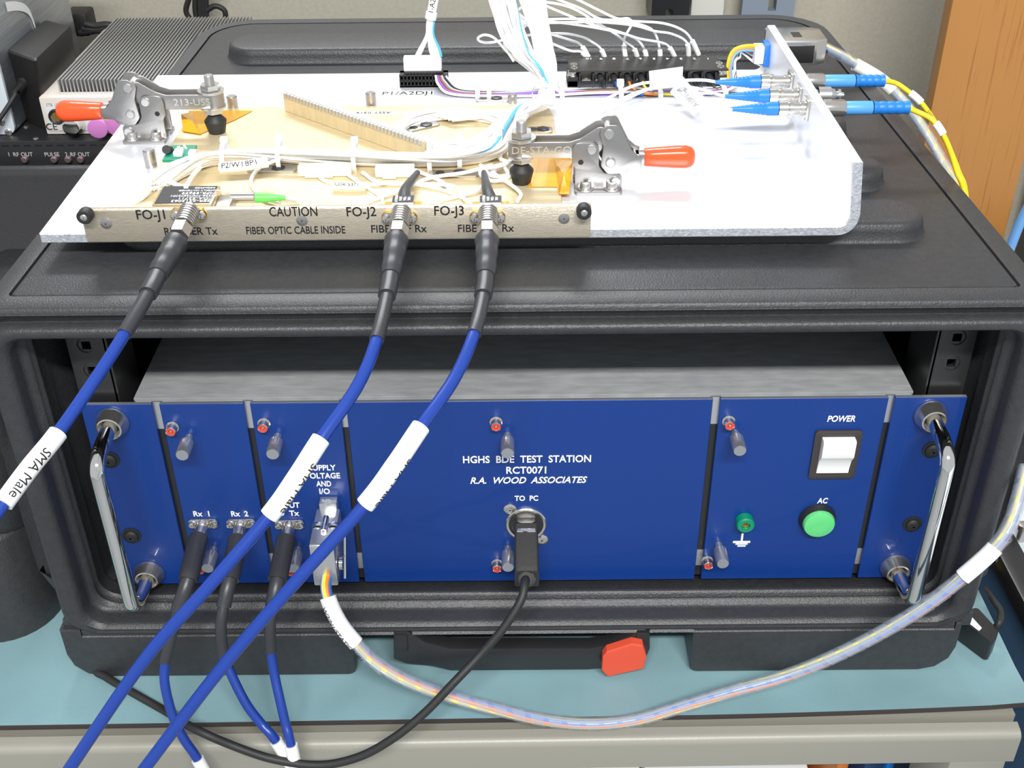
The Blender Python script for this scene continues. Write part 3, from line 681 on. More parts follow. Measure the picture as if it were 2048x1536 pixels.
rct = [Vector((.2110, .283, .235)), P(1690, 116, Y=.282), P(1705, 126, Y=.282), P(1762, 160, Y=.280), P(1808, 205, Y=.272), P(1850, 262, Y=.262), P(1886, 325, Y=.248), P(1915, 384, Y=.230), Vector((.302, .215, .12)), Vector((.296, .20, .03)), Vector((.293, .21, -.035)), Vector((.293, .26, BT + .0065)), Vector((.292, .36, BT + .0065))]
pts2, F2 = bundle(sp2, rct, .0033, wrap=(.0, .98)); s3 = sleeve(sp2, pts2, F2, 2.2, 3.6, .0046)
# rear hood
bm = BM(); a = P(1590, 84, X=.172); 
zb0, zb1 = .226, .243; y0, y1 = .268, .298
prism(bm, rpoly([(.1742, y0 - .001), (.205, y0 - .001), (.2125, y0 + .004), (.2125, y1 - .002), (.205, y1 + .002), (.1742, y1 + .002)], .001, 2), 2, zb0, zb1, bev=.001)
h2 = link('connector_hood', bm, M_NICK, sp2); h2['label'] = 'silver hood outside the upright flange'
bm = BM(); box(bm, (.1775, y0 - .0016, zb0 + .002), (.203, y0 - .0004, zb1 - .003), .0003); box(bm, (.1745, y0 - .003, zb0 + .006), (.178, y0 + .004, zb1 + .001), .0006); cyl(bm, (.170, y0 + .002, .236), (.186, y0 + .002, .236), .002)
box(bm, (.190, y0 + .009, zb1), (.196, y0 + .019, zb1 + .0003)); link('hood_inset', bm, M_RAIL, h2)

# ================================================================== FIXTURE PLATE (L shape)
ZP = .2240; TH = .0055; PX0 = -.2497; PFY = .0205; PBY = .2665
fp = thing('fixture_plate', 'bare aluminium fixture plate with upturned right flange lying on the black case', 'plate', (0, .14, ZP - TH))
ro, rii = .0105, .0050; XI = .1680; XO = XI + TH
prof = [(PX0, ZP - TH), (XO - ro, ZP - TH)] + [(XO - ro + ro * math.sin(t), ZP - TH + ro - ro * math.cos(t)) for t in [i * math.pi / 16 for i in range(1, 8)]] + [(XO, ZP - TH + ro), (XO, .2555), (XI, .2555), (XI, ZP + rii)] + [(XI - rii + rii * math.cos(t), ZP + rii - rii * math.sin(t)) for t in [i * math.pi / 16 for i in range(1, 8)]] + [(XI - rii, ZP), (PX0, ZP)]
bm = BM(); vs = prism(bm, prof, 1, PFY, PBY)
# chamfer the flange's front and rear top corners and the plate's rear left corner
for v in bm.verts:
    if v.co.z > .25: v.co.y += .010 if v.co.y < .1 else -.003
bmesh.ops.bevel(bm, geom=[e for e in bm.edges if abs(e.verts[0].co.y - e.verts[1].co.y) < 1e-6 or e.verts[0].co.z > .25], offset=.0006, segments=1, affect='EDGES')
for f in bm.faces:
    if f.normal.y < -.7: f.material_index = 1
o = link('plate_body', bm, [M_PLATE, M_PEDGE], fp, auto=30)
for x, y, l in ((467, 220, .010), (743, 213, .010), (303, 333, .011), (1025, 205, .006)):
    q = P(x, y, Z=ZP); bm = BM(); r = .0034 if l > .007 else .003
    lathe(bm, (q.x, q.y, ZP - .0005), (0, 0, 1), [(0, r), (l - .0008, r), (l, r * .8), (l, 0)], 24); link('dowel_pin', bm, M_STEEL, fp)
q = P(838, 186, Z=ZP); 
bm = BM(); box(bm, (q.x - .024, q.y - .006, ZP), (q.x + .010, q.y + .004, ZP + .0002)); lb = link('paper_label', bm, M_PAPER, fp, smooth=False)
text('P1/A2DJ1', (q.x - .007, q.y - .001, ZP + .00022), .0085, M_INK, lb, ux=(1, 0, 0), uy=(0, 1, 0), sx=1.05)

# ---- gold module tray with front bar
TZ = ZP + .0022
tr = thing('module_tray', 'gold-toned module tray with labelled front bar lying on the aluminium plate', 'tray', (-.09, .10, ZP))
bm = BM(); prism(bm, rpoly([(-.2085, .0230), (.0215, .0230), (.0215, .1745), (.018, .1965), (-.2085, .1965)], [.0005, .0005, .001, .001, .002], 2), 2, ZP + .0002, TZ, bev=.0004)
link('tray_base', bm, M_GOLD, tr, smooth=False)
q = P(750, 226, Z=TZ); bm = BM(); box(bm, (q.x - .038, q.y - .0022, TZ), (q.x + .022, q.y + .0022, TZ + .0002)); lb = link('paper_label', bm, M_PAPER, tr, smooth=False)
text('ASSY 031943-001', (q.x - .008, q.y, TZ + .00025), .0045, M_INK, lb, ux=(-1, 0, 0), uy=(0, -1, 0), sx=1.1)
BF = .0165
bx0, bx1 = -.2242, .0350; bz0, bz1 = ZP - .0030, .2390
bm = BM(); prism(bm, rpoly([(bx0, bz0), (bx1, bz0), (bx1, bz1), (bx0, bz1)], .0012, 3), 1, BF, .0203, bev=.0003)
fb = link('front_bar', bm, M_BAR, tr, auto=30)
def FB(x, y, d=.0): return P(x, y, Y=BF - d)
def btext(s, x, y, h, w, **kw):
    q = FB(x, y); ww = (FB(x + w / 2, y) - FB(x - w / 2, y)).length; o = text(s, (q.x, BF - .0001, q.z), h / 3480 / .70 / .83, M_INK, fb, bold=.00004, **kw); fitx(o, ww)
btext('FO-J1', 303, 430, 15, 57); btext('CAUTION', 587, 424, 15, 96); btext('FO-J2', 722, 424, 15, 59); btext('FO-J3', 898, 422, 15, 59)
btext('FIBER OPTIC CABLE INSIDE', 591, 461, 12, 198); btext('RF FIBER Tx', 381, 463, 12, 106); btext('FIBER RF Rx', 797, 458, 12, 111); btext('FIBER RF Rx', 971, 457, 12, 112)
for x, y in ((212, 447), (604, 441), (1128, 437)):
    q = FB(x, y); bm = BM(); lathe(bm, (q.x, BF - .0001, q.z), (0, -1, 0), [(0, .0029), (.0002, .0029), (.0003, .0025), (.0003, 0)], 24, 0); screw(bm, (q.x, BF - .0002, q.z), (0, -1, 0), .0025, .0004); link('countersunk_screw', bm, M_STEEL, fb)
for x, y in ((170, 432), (1168, 423)):
    q = FB(x, y, .004); bm = BM(); c = (q.x, BF, q.z)
    lathe(bm, c, (0, -1, 0), [(0, .0034), (.0015, .0034), (.0015, .0038), (.0058, .0038), (.0064, .0034), (.0064, .0018)], 24); screw(bm, (q.x, BF - .0058, q.z), (0, -1, 0), .0019, .0010, mi=1, mi2=1); link('captive_screw', bm, [M_RUB, M_SCREW], fb)
for x, y in ((378, 428), (799, 434), (975, 433)):
    q = FB(x, y); bm = BM(); hx_ = .0092
    prism(bm, rpoly([(q.x - hx_, q.z - .0036), (q.x + hx_, q.z - .0036), (q.x + hx_, q.z + .0036), (q.x - hx_, q.z + .0036)], .0034, 5), 1, BF + .001, BF - .0007); r = link('connector_cutout', bm, M_BRASS, fb)
    bm = BM(); prism(bm, rpoly([(q.x - .008, q.z - .0020), (q.x + .008, q.z - .0020), (q.x + .008, q.z + .0032), (q.x - .008, q.z + .0032)], .0018, 4), 1, BF - .0006, BF - .0018)
    for s in (-1, 1): screw(bm, (q.x + s * .0066, BF - .0018, q.z - .0002), (0, -1, 0), .0023, .0016)
    cyl(bm, (q.x, BF - .0018, q.z), (q.x, BF - .006, q.z), .0030); link('connector_flange', bm, M_NICK, fb)
# transmitter block (black label) with green fibre boot
fa, fb_ = P(300, 408, Z=ZP + .0145), P(420, 406, Z=ZP + .0145); ba, bb = P(328, 371, Z=ZP + .0145), P(443, 370, Z=ZP + .0145)
X_a, X_b = (fa.x + ba.x) / 2, (fb_.x + bb.x) / 2; Y_a, Y_b = fa.y, ba.y
tx = thing('transmitter_module', 'black-labelled fibre transmitter module behind the FO-J1 end of the bar', 'electronic module', ((X_a + X_b) / 2, Y_a, TZ))
bm = BM(); box(bm, (X_a, Y_a, TZ), (X_b, Y_b, ZP + .0142), .0004); link('module_body', bm, mat('gold_plated_housing', (.72, .58, .34), .3, metal=.8), tx)
bm = BM(); box(bm, (X_a + .0012, Y_a + .001, ZP + .0142), (X_b - .0012, Y_b - .001, ZP + .0145)); lb = link('label_plate', bm, M_INK, tx, smooth=False)
cx = (X_a + X_b) / 2; dy = (Y_b - Y_a) / 7
for i, (s, ox, sz) in enumerate((('SER-2213063', -.004, .0036), ('CDA-53711', -.006, .0036), ('03538-77C738737P1', -.004, .0027), ('MFR-99699', -.006, .0036), ('PROPERLY MATCHED', -.006, .0022), ('REQUIRED', -.008, .0022))):
    text(s, (cx - ox, Y_a + dy * (1 + i * .98), ZP + .01455), sz, M_INKW, lb, ux=(-1, 0, 0), uy=(0, -1, 0), sx=1.05)
bm = BM(); box(bm, (X_b, Y_a + .004, TZ), (X_b + .008, Y_b - .004, ZP + .011), .0008); link('rear_housing', bm, M_STEEL, tx)
cz = ZP + .0095; cyy = P(470, 396, Z=cz).y
bm = BM(); lathe(bm, (X_b + .0065, cyy, cz), (1, 0, 0), [(0, .0030), (.0120, .0030), (.0125, .0026)], 20); link('ferrule', bm, M_NICK, tx)
bm = BM(); lathe(bm, (X_b + .019, cyy, cz), (1, 0, 0), [(0, .0027), (.006, .0026), (.016, .0011)], 16); link('fibre_boot', bm, mat('bright_green_boot', (.15, .72, .12), .4), tx)
wire('fibre', [(X_b + .033, cyy, cz), (X_b + .040, cyy + .002, cz - .002), P(560, 400, Z=TZ + .003), P(600, 404, Z=TZ + .0012)], .0009, M_WIREW, tx)
for x0, gx in ((800, 'FO-J2'), (975, 'FO-J3')):
    f_ = P(x0 + 6, 398, Z=ZP + .0125); q = Vector((f_.x, f_.y, 0))
    rx = thing('receiver_module', 'small black-labelled receiver module with amber ears behind connector ' + gx, 'electronic module', (q.x, q.y, TZ), 'receiver modules behind the bar')
    bm = BM(); box(bm, (q.x - .0058, .0235, TZ), (q.x + .0058, q.y + .005, ZP + .0122), .0004); link('module_body', bm, M_STEEL, rx)
    bm = BM(); box(bm, (q.x - .0054, q.y - .0035, ZP + .0122), (q.x + .0054, q.y + .0046, ZP + .0124)); lb = link('label_plate', bm, M_INK, rx, smooth=False)
    for i, s in enumerate(('03538-77', '53711', 'CDA', 'MFR')): text(s, (q.x - .0036 + i * .0022, q.y + .0005, ZP + .01245), .0021, M_INKW, lb, ux=(0, -1, 0), uy=(1, 0, 0))
    for s in (-1, 1): bm = BM(); box(bm, (q.x + s * .0058, .0235, TZ), (q.x + s * .0095, q.y + .001, ZP + .0108), .0003); link('mounting_ear', bm, M_KAP, rx)
    top = P(812 if x0 == 800 else 974, 378, Z=ZP + .010); e = P(835 if x0 == 800 else 968, 345, Z=ZP + .008)
    bm = BM(); sweep(bm, spline([(q.x, q.y + .004, ZP + .0085), top, e], 6), lambda t_: .0042 - .0026 * t_, 12); link('rubber_boot', bm, M_SHR, rx)

# ---- spring finger strip
a0 = P(570, 222, Z=TZ); a1 = P(800, 305, Z=TZ); u = (a1 - a0); L_ = P(845, 325, Z=TZ) - a0; L_ = L_.length; u.normalize(); nrm = Vector((-u.y, u.x, 0)) * 1
gs = thing('finger_strip', 'long gold metal strip with comb of silver spring fingers lying across the tray', 'metal strip', a0)
bm = BM(); hS = .0118
def SP(s, t_, z): v = a0 + u * s + nrm * t_; return Vector((v.x, v.y, TZ + z))
def obox(bm, s0, s1, t0, t1, z0, z1, sk=0):
    c = [SP(s, t_ , z) for z in (z0, z1) for s, t_ in ((s0, t0), (s1, t0), (s1, t1), (s0, t1))]; vs = [bm.verts.new(p) for p in c]
    for ixx in ((0, 3, 2, 1), (4, 5, 6, 7), (0, 1, 5, 4), (1, 2, 6, 5), (2, 3, 7, 6), (3, 0, 4, 7)): bm.faces.new([vs[i] for i in ixx])
obox(bm, 0, L_, 0, .0022, .0002, hS); link('strip_body', bm, M_GOLD, gs, smooth=False)
bm = BM(); obox(bm, .002, L_, .0010, .0045, hS, hS + .0009); link('strip_spine', bm, mat('bright_silver', (.85, .87, .9), .3, metal=.6), gs, smooth=False)
nf = 40; fmesh = None
for i in range(nf):
    s = .003 + (L_ - .006) * i / (nf - 1)
    if fmesh is None:
        bm = BM(); obox(bm, s - .0010, s + .0010, -.0009, .0012, hS - .0022, hS + .0005); f0 = link('spring_finger', bm, M_ALU, gs, smooth=False); fmesh = f0; base_s = s
    else:
        c = fmesh.copy(); COL.objects.link(c); c.parent = gs; c.location = u * (s - base_s)

# ---- toggle clamps
def clampobj(bx, by, flip, label, txt):
    """base centre (bx,by) on plate; arm to -X*flip"""
    s = flip
    t = thing('toggle_clamp', label, 'clamp', (bx, by, ZP), 'horizontal toggle clamps')
    def W(x, y, z): return (bx + s * x, by + y, ZP + z)
    def pr(bm, pl, y0, y1, bev=.0003):
        prism(bm, [(bx + s * a, ZP + b) for a, b in pl], 1, by + y0, by + y1, bev=bev)
    # base: two flanges
    bm = BM()
    for sg in (-1, 1):
        yo = sg * .0125
        prism(bm, rpoly([(bx - .0130, by + min(yo, yo - sg * .0105)), (bx + .0130, by + min(yo, yo - sg * .0105)), (bx + .0130, by + max(yo, yo - sg * .0105)), (bx - .0130, by + max(yo, yo - sg * .0105))], .0016, 3), 2, ZP, ZP + .0018, bev=.0003)
    plate = rpoly([(-.0128, .0), (.0128, .0), (.0128, .0105), (.0030, .0105), (.0000, .0150), (.0000, .0280), (-.0145, .0280), (-.0145, .0165), (-.0128, .0135)], [.0, .0, .003, .003, .003, .004, .004, .001, .001], 4)
    for y0 in (-.0079, .0065): pr(bm, [(a, b) for a, b in plate], y0, y0 + .0014)
    lathe(bm, W(-.0098, -.00795, .0172), (0, -1, 0), [(0, .0015), (.0001, .0015), (.0001, .0)], 16, 1)
    bs = link('base_bracket', bm, [M_CLAMP, M_INK], t, auto=30)
    bm = BM()
    for x in (-.0068, .0075):
        lathe(bm, W(x, -.0085, .0018), (0, 0, 1), [(0, .0044), (.0008, .0044), (.0009, .0032), (.0030, .0031), (.0040, .0026), (.0042, .0012), (.0032, .0008), (.0032, 0)], 20)
    link('mounting_screw', bm, M_SCREW, t)
    # arm
    bm = BM()
    arm = rpoly([(-.0430, .0188), (-.0170, .0188), (-.0010, .0205), (.0030, .0255), (.0045, .0340), (.0020, .0362), (-.0010, .0358), (-.0100, .0298), (-.0160, .0278), (-.0430, .0278)], [.001, .001, .002, .002, .002, .0025, .002, .003, .003, .001], 4)
    for y0 in (-.0060, .0048): pr(bm, [(a, b) for a, b in arm if True], y0 + (.0025 if y0 < 0 else -.0025) * 0, y0 + .0012)
    lathe(bm, W(-.0430, 0, .0189), (0, 0, 1), [(0, .0062), (.0088, .0062), (.0088, .0050), (0, .0050)], 24)
    am = link('clamp_arm', bm, M_CLAMP, t, auto=30)
    text(txt, W(-.0310, -.00605, .0233), .0058, mat('engraved_edge', (.72, .71, .69), .3, metal=.8), am, sx=1.1)
    # lever
    bm = BM()
    lev = rpoly([(.0045, .0378), (-.0005, .0345), (.0022, .0260), (.0010, .0150), (.0050, .0100), (.0145, .0105), (.0165, .0135), (.0200, .0140), (.0232, .0142), (.0232, .0198), (.0210, .0205), (.0170, .0240), (.0100, .0378)], [.003, .003, .003, .003, .003, .003, .001, .001, 0, 0, .002, .003, .003], 4)
    for y0 in (-.0079, .0067): pr(bm, lev, y0, y0 + .0012)
    box(bm, W(.0195, -.0070, .0138), W(.0228, .0070, .0195), .0006); box(bm, W(.0200, -.0034, .0138), W(.0300, .0034, .0195), .0006)
    lv = link('lever', bm, M_CLAMP, t, auto=30)
    bm = BM()
    for x, z in ((.0048, .0330), (-.0040, .0245), (.0062, .0170), (.0095, .0062)):
        lathe(bm, W(x, -.0078, z), (0, -1, 0), [(-.015, .0020), (0, .0024), (0, .0027), (.0008, .0027), (.0014, .0022), (.0014, 0)], 20)
    link('rivet', bm, M_SCREW, t)
    # grip
    bm = BM(); n = 20; R3 = []
    for x, a, b in ((.0252, .0040, .0045), (.0258, .0044, .0049), (.0330, .0047, .0054), (.0430, .0052, .0061), (.0480, .0053, .0062), (.0508, .0048, .0054), (.0524, .0036, .0040), (.0530, .0016, .0018)):
        R3.append([W(x, a * math.copysign(abs(math.cos(t_)) ** .8, math.cos(t_)), .0165 + b * math.copysign(abs(math.sin(t_)) ** .8, math.sin(t_))) for t_ in [2 * math.pi * i / n for i in range(n)]])
    loft(bm, R3); g = link('grip', bm, M_ORANGE, t, auto=60); g['label'] = 'glossy orange-red vinyl grip'
    # spindle, nuts, rubber tip
    bm = BM(); sx_ = -.0418
    thr = [(.012, .0024)]
    z = .012
    while z < .0375: thr += [(z, .0026), (z + .0004, .0030), (z + .0008, .0026)]; z += .0008
    lathe(bm, W(sx_, 0, 0), (0, 0, 1), thr + [(.0380, .0024), (.0380, 0)], 16); link('spindle', bm, M_SCREW, t, auto=20)
    bm = BM()
    for z in (.0150, .0292): nutty(bm, W(sx_, 0, z), (0, 0, 1), .0060, .0032)
    for z in (.0180, .0276): lathe(bm, W(sx_, 0, z), (0, 0, 1), [(0, .0078), (.0004, .0080), (.0014, .0080), (.0014, .003)], 20)
    link('spindle_nut', bm, M_SCREW, t, auto=20)
    bm = BM(); lathe(bm, W(sx_, 0, TZ - ZP + .0001), (0, 0, 1), [(0, 0), (0, .0048), (.0005, .0051), (.0072, .0067), (.0078, .0066), (.0112, .0036), (.0120, .0026)], 28); link('rubber_tip', bm, M_RUB, t)
    return t
clampobj(.0420, .0745, 1, 'steel toggle clamp with its orange grip pointing right, near the bar end', 'DE-STA-CO')
clampobj(-.2266, .1535, -1, 'steel toggle clamp with its orange grip pointing left, over the plate corner', '213-USS')

# ---- amber tape
for pts_, lab in (((( 1062, 352), (1062, 312), (1112, 312), (1146, 318), (1136, 388), (1117, 388), (1114, 374), (1056, 374)), 'amber polyimide tape patch under the right clamp arm'),
                  (((378, 222), (505, 222), (470, 240), (402, 268), (364, 262)), 'amber polyimide tape patch under the left clamp arm')):
    bm = BM(); pl = [P(x, y, Z=TZ + .0003) for x, y in pts_]; vs = [bm.verts.new((p.x, p.y, TZ + .0003)) for p in pl]
    f = bm.faces.new(vs); r = bmesh.ops.extrude_face_region(bm, geom=[f]); bmesh.ops.translate(bm, verts=[v for v in r['geom'] if isinstance(v, bmesh.types.BMVert)], vec=(0, 0, .0003))
    bmesh.ops.recalc_face_normals(bm, faces=bm.faces); t = link('amber_tape', bm, M_KAP, smooth=False); tag(t, lab, 'tape', 'amber tape patches')
    # crumpled flap
    bm = BM(); b0 = pl[3] if len(pts_) == 8 else pl[0]
    if len(pts_) == 8:
        tri = [P(1108, 318, Z=TZ + .0008), P(1146, 322, Z=TZ + .007), P(1138, 388, Z=TZ + .001), P(1119, 388, Z=TZ + .0008), P(1128, 350, Z=TZ + .005)]
        F_ = ((0, 1, 4), (1, 2, 4), (2, 3, 4), (3, 0, 4))
    else:
        tri = [P(385, 224, Z=TZ + .0008), P(362, 228, Z=TZ + .008), P(366, 262, Z=TZ + .001), P(402, 268, Z=TZ + .0008), P(384, 244, Z=TZ + .005)]
        F_ = ((0, 1, 4), (1, 2, 4), (2, 3, 4), (3, 0, 4))
    vs = [bm.verts.new(p) for p in tri] + [bm.verts.new(p + Vector((0, 0, -.0003))) for p in tri]
    for a, b, c in F_: bm.faces.new((vs[a], vs[b], vs[c])); bm.faces.new((vs[c + 5], vs[b + 5], vs[a + 5]))
    link('folded_flap', bm, M_KAP, t, smooth=False)

# ---- green circuit board
q = [P(322, 320, Z=ZP + .009), P(378, 320, Z=ZP + .009), P(392, 290, Z=ZP + .009), P(345, 290, Z=ZP + .009)]
xa = (q[0].x + q[3].x) / 2; xb = (q[1].x + q[2].x) / 2; ya = q[0].y; yb = q[2].y
t = thing('circuit_board', 'small green circuit board with white connectors beside the left clamp', 'circuit board', ((xa + xb) / 2, ya, TZ))
bm = BM(); box(bm, (xa, ya, ZP + .0075), (xb, yb, ZP + .0090)); link('board', bm, M_PCB, t, smooth=False)
bm = BM(); cyl(bm, ((xa + xb) / 2, (ya + yb) / 2, TZ), ((xa + xb) / 2, (ya + yb) / 2, ZP + .0075), .0025); link('standoff', bm, M_STEEL, t)
bm = BM(); cyl(bm, (xa + .001, (ya + yb) / 2 + .003, ZP + .009), (xa + .001, (ya + yb) / 2 - .003, ZP + .012), .0025); link('capacitor', bm, M_RUB, t)
bm = BM(); box(bm, (xa + .0055, ya + .004, ZP + .009), (xa + .0105, ya + .010, ZP + .0120), .0004); box(bm, (xb - .0015, ya + .006, ZP + .0085), (xb + .0025, ya + .011, ZP + .0110), .0004); link('socket', bm, M_WHITE, t)
bm = BM()
for i in range(7): x = random.uniform(xa + .004, xb - .003); y = random.uniform(yb - .006, yb - .001); box(bm, (x, y, ZP + .009), (x + .0014, y + .0008, ZP + .0096))
link('chip_components', bm, M_INKW, t, smooth=False)

# ---- black terminal strip with cover
TX0, TX1 = .0325, .1385; TYf, TYb = .2335, .2535
ts = thing('terminal_strip', 'black ten-way terminal strip with cover and white numbers at the plate rear', 'terminal strip', ((TX0 + TX1) / 2, TYf, ZP))
bm = BM(); box(bm, (TX0, TYf, ZP), (TX1, TYb, ZP + .0045), .0004)
nW = 11; px0, px1 = TX0 + .008, TX1 - .0075
for i in range(nW):
    x = px0 + (px1 - px0) * i / (nW - 1); box(bm, (x - .0006, TYf - .0008, ZP), (x + .0006, TYb, ZP + .0100), .0002)
for x in (TX0, TX1 - .007): box(bm, (x, TYf, ZP), (x + .007, TYb, ZP + .007), .0003)
link('strip_base', bm, M_BLKM, ts)
for i in range(10):
    x = px0 + (px1 - px0) * (i + .5) / 10
    bm = BM(); box(bm, (x - .0028, TYf + .001, ZP + .0045), (x + .0028, TYf + .006, ZP + .0052)); screw(bm, (x, TYf + .0035, ZP + .0052), (0, 0, 1), .0022, .0012); link('terminal', bm, M_NICK, ts)
for x in (TX0 + .0035, TX1 - .0035):
    bm = BM(); lathe(bm, (x, TYf + .0035, ZP + .007), (0, 0, 1), [(0, .0034), (.0008, .0036), (.0016, .003), (.0024, .0036), (.0032, .0034), (.0036, 0)], 20); link('post_nut', bm, M_NICK, ts)
CVZ = ZP + .0120
bm = BM(); prism(bm, rpoly([(TX0 + .0008, TYf - .0020), (TX1 + .0005, TYf - .0020), (TX1 - .0045, TYf + .0265), (TX0 + .0008, TYf + .0265)], .0006, 2), 2, CVZ - .0010, CVZ)
cv = link('cover', bm, mat('black_gloss_cover', (.012, .012, .013), .3), ts, smooth=False)
for i, s in enumerate(('10', '9', '8', '7', '6', '5', '4', '3', '2', '1')):
    q = P((1178, 1202, 1228, 1255, 1281, 1308, 1335, 1362, 1389, 1416)[i], 117.5, Z=CVZ); text(s, (q.x, q.y, CVZ + .00012), .0048, M_INKW, cv, ux=(-1, 0, 0), uy=(0, -1, 0), depth=.00008)
for x in (TX0 + .0045, TX1 - .0040):
    for y in (TYf + .0050, TYf + .0120): bm = BM(); lathe(bm, (x, y - .001, CVZ), (0, 0, 1), [(0, .0024), (.0003, .0023), (.0003, .0018), (0, .0017)], 20); link('cover_rivet', bm, M_NICK, cv)

# wires out of the front of the terminal strip
COLS = {'black': (.02, .02, .02), 'blue': (.01, .16, .65), 'orange': (.9, .26, .02), 'yellow': (.85, .78, .02), 'grey': (.45, .5, .52)}
tw = thing('terminal_wires', 'short coloured wires with black ferrules on the front of the terminal strip', 'wires', (TX0 + .05, TYf - .004, ZP), None)
for i, c in ((1, 'black'), (2, 'blue'), (3, 'orange'), (4, 'yellow'), (6, 'grey'), (7, 'grey'), (8, 'black'), (9, 'black')):
    x = px0 + (px1 - px0) * (i + .5) / 10
    wire('ferrule_sleeve', [(x, TYf + .003, ZP + .0068), (x + .0004, TYf - .002, ZP + .0060), (x + .0008, TYf - .0045, ZP + .0050)], .0022, M_SHR, tw, 4, 12)
    wire('wire', [(x + .0008, TYf - .004, ZP + .005), (x + .0020, TYf - .009, ZP + .003), (x + .0050, TYf - .015, ZP + .0022), (x + .0095, TYf - .0185, ZP + .0020), (x + .018, TYf - .020, ZP + .0018)], .0009, mat('lead_' + c, COLS[c], .4), tw)

# ---- wire run across the plate to the upright flange
yr = P(1000, 192, Z=ZP).y
wr = thing('wire_run', 'flat run of white, purple and brown wires tied along the plate to the flange', 'wires', (-.05, yr, ZP))
for i, (nm, c) in enumerate((('white', (.9, .9, .9)), ('purple', (.28, .10, .62)), ('brown', (.30, .10, .05)), ('slate', (.45, .5, .55)), ('black', (.02, .02, .02)), ('white', (.9, .9, .9)))):
    dy = (i - 2.5) * .0017
    st = P(872 + i * 4, 165, Y=.2355)
    ct = [(st.x, st.y, ZP + .008), (st.x + .002, yr + .0125 + dy, ZP + .0055), (st.x + .010, yr + .004 + dy, ZP + .002), (-.02, yr + dy * 1.1, ZP + .0016), (.02, yr + .0006 + dy, ZP + .0015 + .0012 * (i % 2)), (.06, yr + .001 + dy * .8, ZP + .0014 + .0012 * ((i + 1) % 2)), (.10, yr + dy, ZP + .0015 + .001 * (i % 2)), (.128, yr + .001 + dy, ZP + .002), (.142, yr + .008 + dy, ZP + .004), (.146, yr + .030 + dy * .3, ZP + .006 + .001 * i), (.147 + .001 * (i - 2), .262, ZP + .012), (.151, .274, ZP + .0185 - .0006 * i), (.159, .279 + dy * .2, ZP + .0185 - .0018 * i), (.1655, .280, ZP + .0180 - .0024 * i)]
    # keep the run's end on the flange, which stops at the plate's rear edge
    ct = [Vector((p[0], min(p[1], .2560) if n_i >= 10 else p[1], p[2])) for n_i, p in enumerate(ct)]
    wire('wire', ct, .0009, mat('run_' + nm, c, .4), wr, 8, 7)
for nm, c, j in (('yellow', (.9, .6, .02), 0), ('orange', (.85, .3, .05), 1), ('light_blue', (.15, .4, .8), 2)):
    wire('wire', [(.140 + j * .001, .236, ZP + .002), (.1405 + j * .0012, .246, ZP + .010), (.1440 + j * .001, .2500, ZP + .0185 - j * .001), (.1530, .2510, ZP + .0215 - j * .0015), (.1655, .2520, ZP + .0205 - j * .002)], .0010, mat('run_' + nm, c, .4), wr)
bm = BM(); prism(bm, rpoly([(.2440, ZP + .0085), (.2600, ZP + .0085), (.2575, ZP + .0235), (.2465, ZP + .0235)], .001, 2), 0, .1648, .1679); link('connector_insert', bm, M_BOOT, wr)
bm = BM(); box(bm, (.1585, .2470, ZP + .0100), (.1648, .2570, ZP + .0215), .0006); link('connector_housing', bm, M_WHITE, wr)
# tie mounts and ties
tm = []
for j, (x, y) in enumerate(((955, 190), (978, 190), (1125, 192), (1242, 183), (1322, 188), (1452, 186))):
    q = P(x, y, Z=ZP + .003); bm = BM(); box(bm, (q.x - .0016, yr - .0075, ZP + .0001), (q.x + .0016, yr + .0070, ZP + .0045), .0006); box(bm, (q.x - .0024, yr + .0030, ZP + .0040), (q.x + .0024, yr + .0075, ZP + .0085), .0006)
    link('cable_tie', bm, M_WHITE, wr)
def tie_mount(x, y, rot, label, l=.028, wdt=.009, z=None):
    z = TZ if z is None else z
    q = P(x, y, Z=z); t = thing('tie_mount', label, 'mount', (q.x, q.y, z), 'metal cable tie mounts')
    bm = BM(); pl = rpoly([(-l / 2, -wdt / 2), (l / 2, -wdt / 2), (l / 2, wdt / 2), (-l / 2, wdt / 2)], .002, 3)
    co, si = math.cos(rot), math.sin(rot); prism(bm, [(q.x + a * co - b * si, q.y + a * si + b * co) for a, b in pl], 2, z, z + .0012, bev=.0003); link('mount_plate', bm, M_STEEL, t, auto=30)
    bm = BM(); c = Vector((q.x - co * l * .28, q.y - si * l * .28, z + .0012)); lathe(bm, c, (0, 0, 1), [(0, .0026), (.00015, .0026), (.00015, 0)], 20)
    c2 = Vector((q.x + co * l * .12, q.y + si * l * .12, z + .0012)); lathe(bm, c2, (0, 0, 1), [(0, .0042), (.0006, .0038), (.0010, .0022), (.0010, 0)], 6); link('mount_hole', bm, M_BLKM, t)
tie_mount(545, 340, 0, 'metal tie mount on the tray under the left part of the white bundle'); tie_mount(908, 349, 0, 'metal tie mount on the tray behind the FO-J3 receiver')
tie_mount(845, 255, .55, 'slanted metal tie mount inside the ring of white wires', .022, .007); tie_mount(985, 200, 0, 'metal tie mount on the plate behind the white ring', .022, .009, ZP)
tie_mount(1080, 262, 0, 'metal tie mount behind the right clamp spindle', .015, .009)

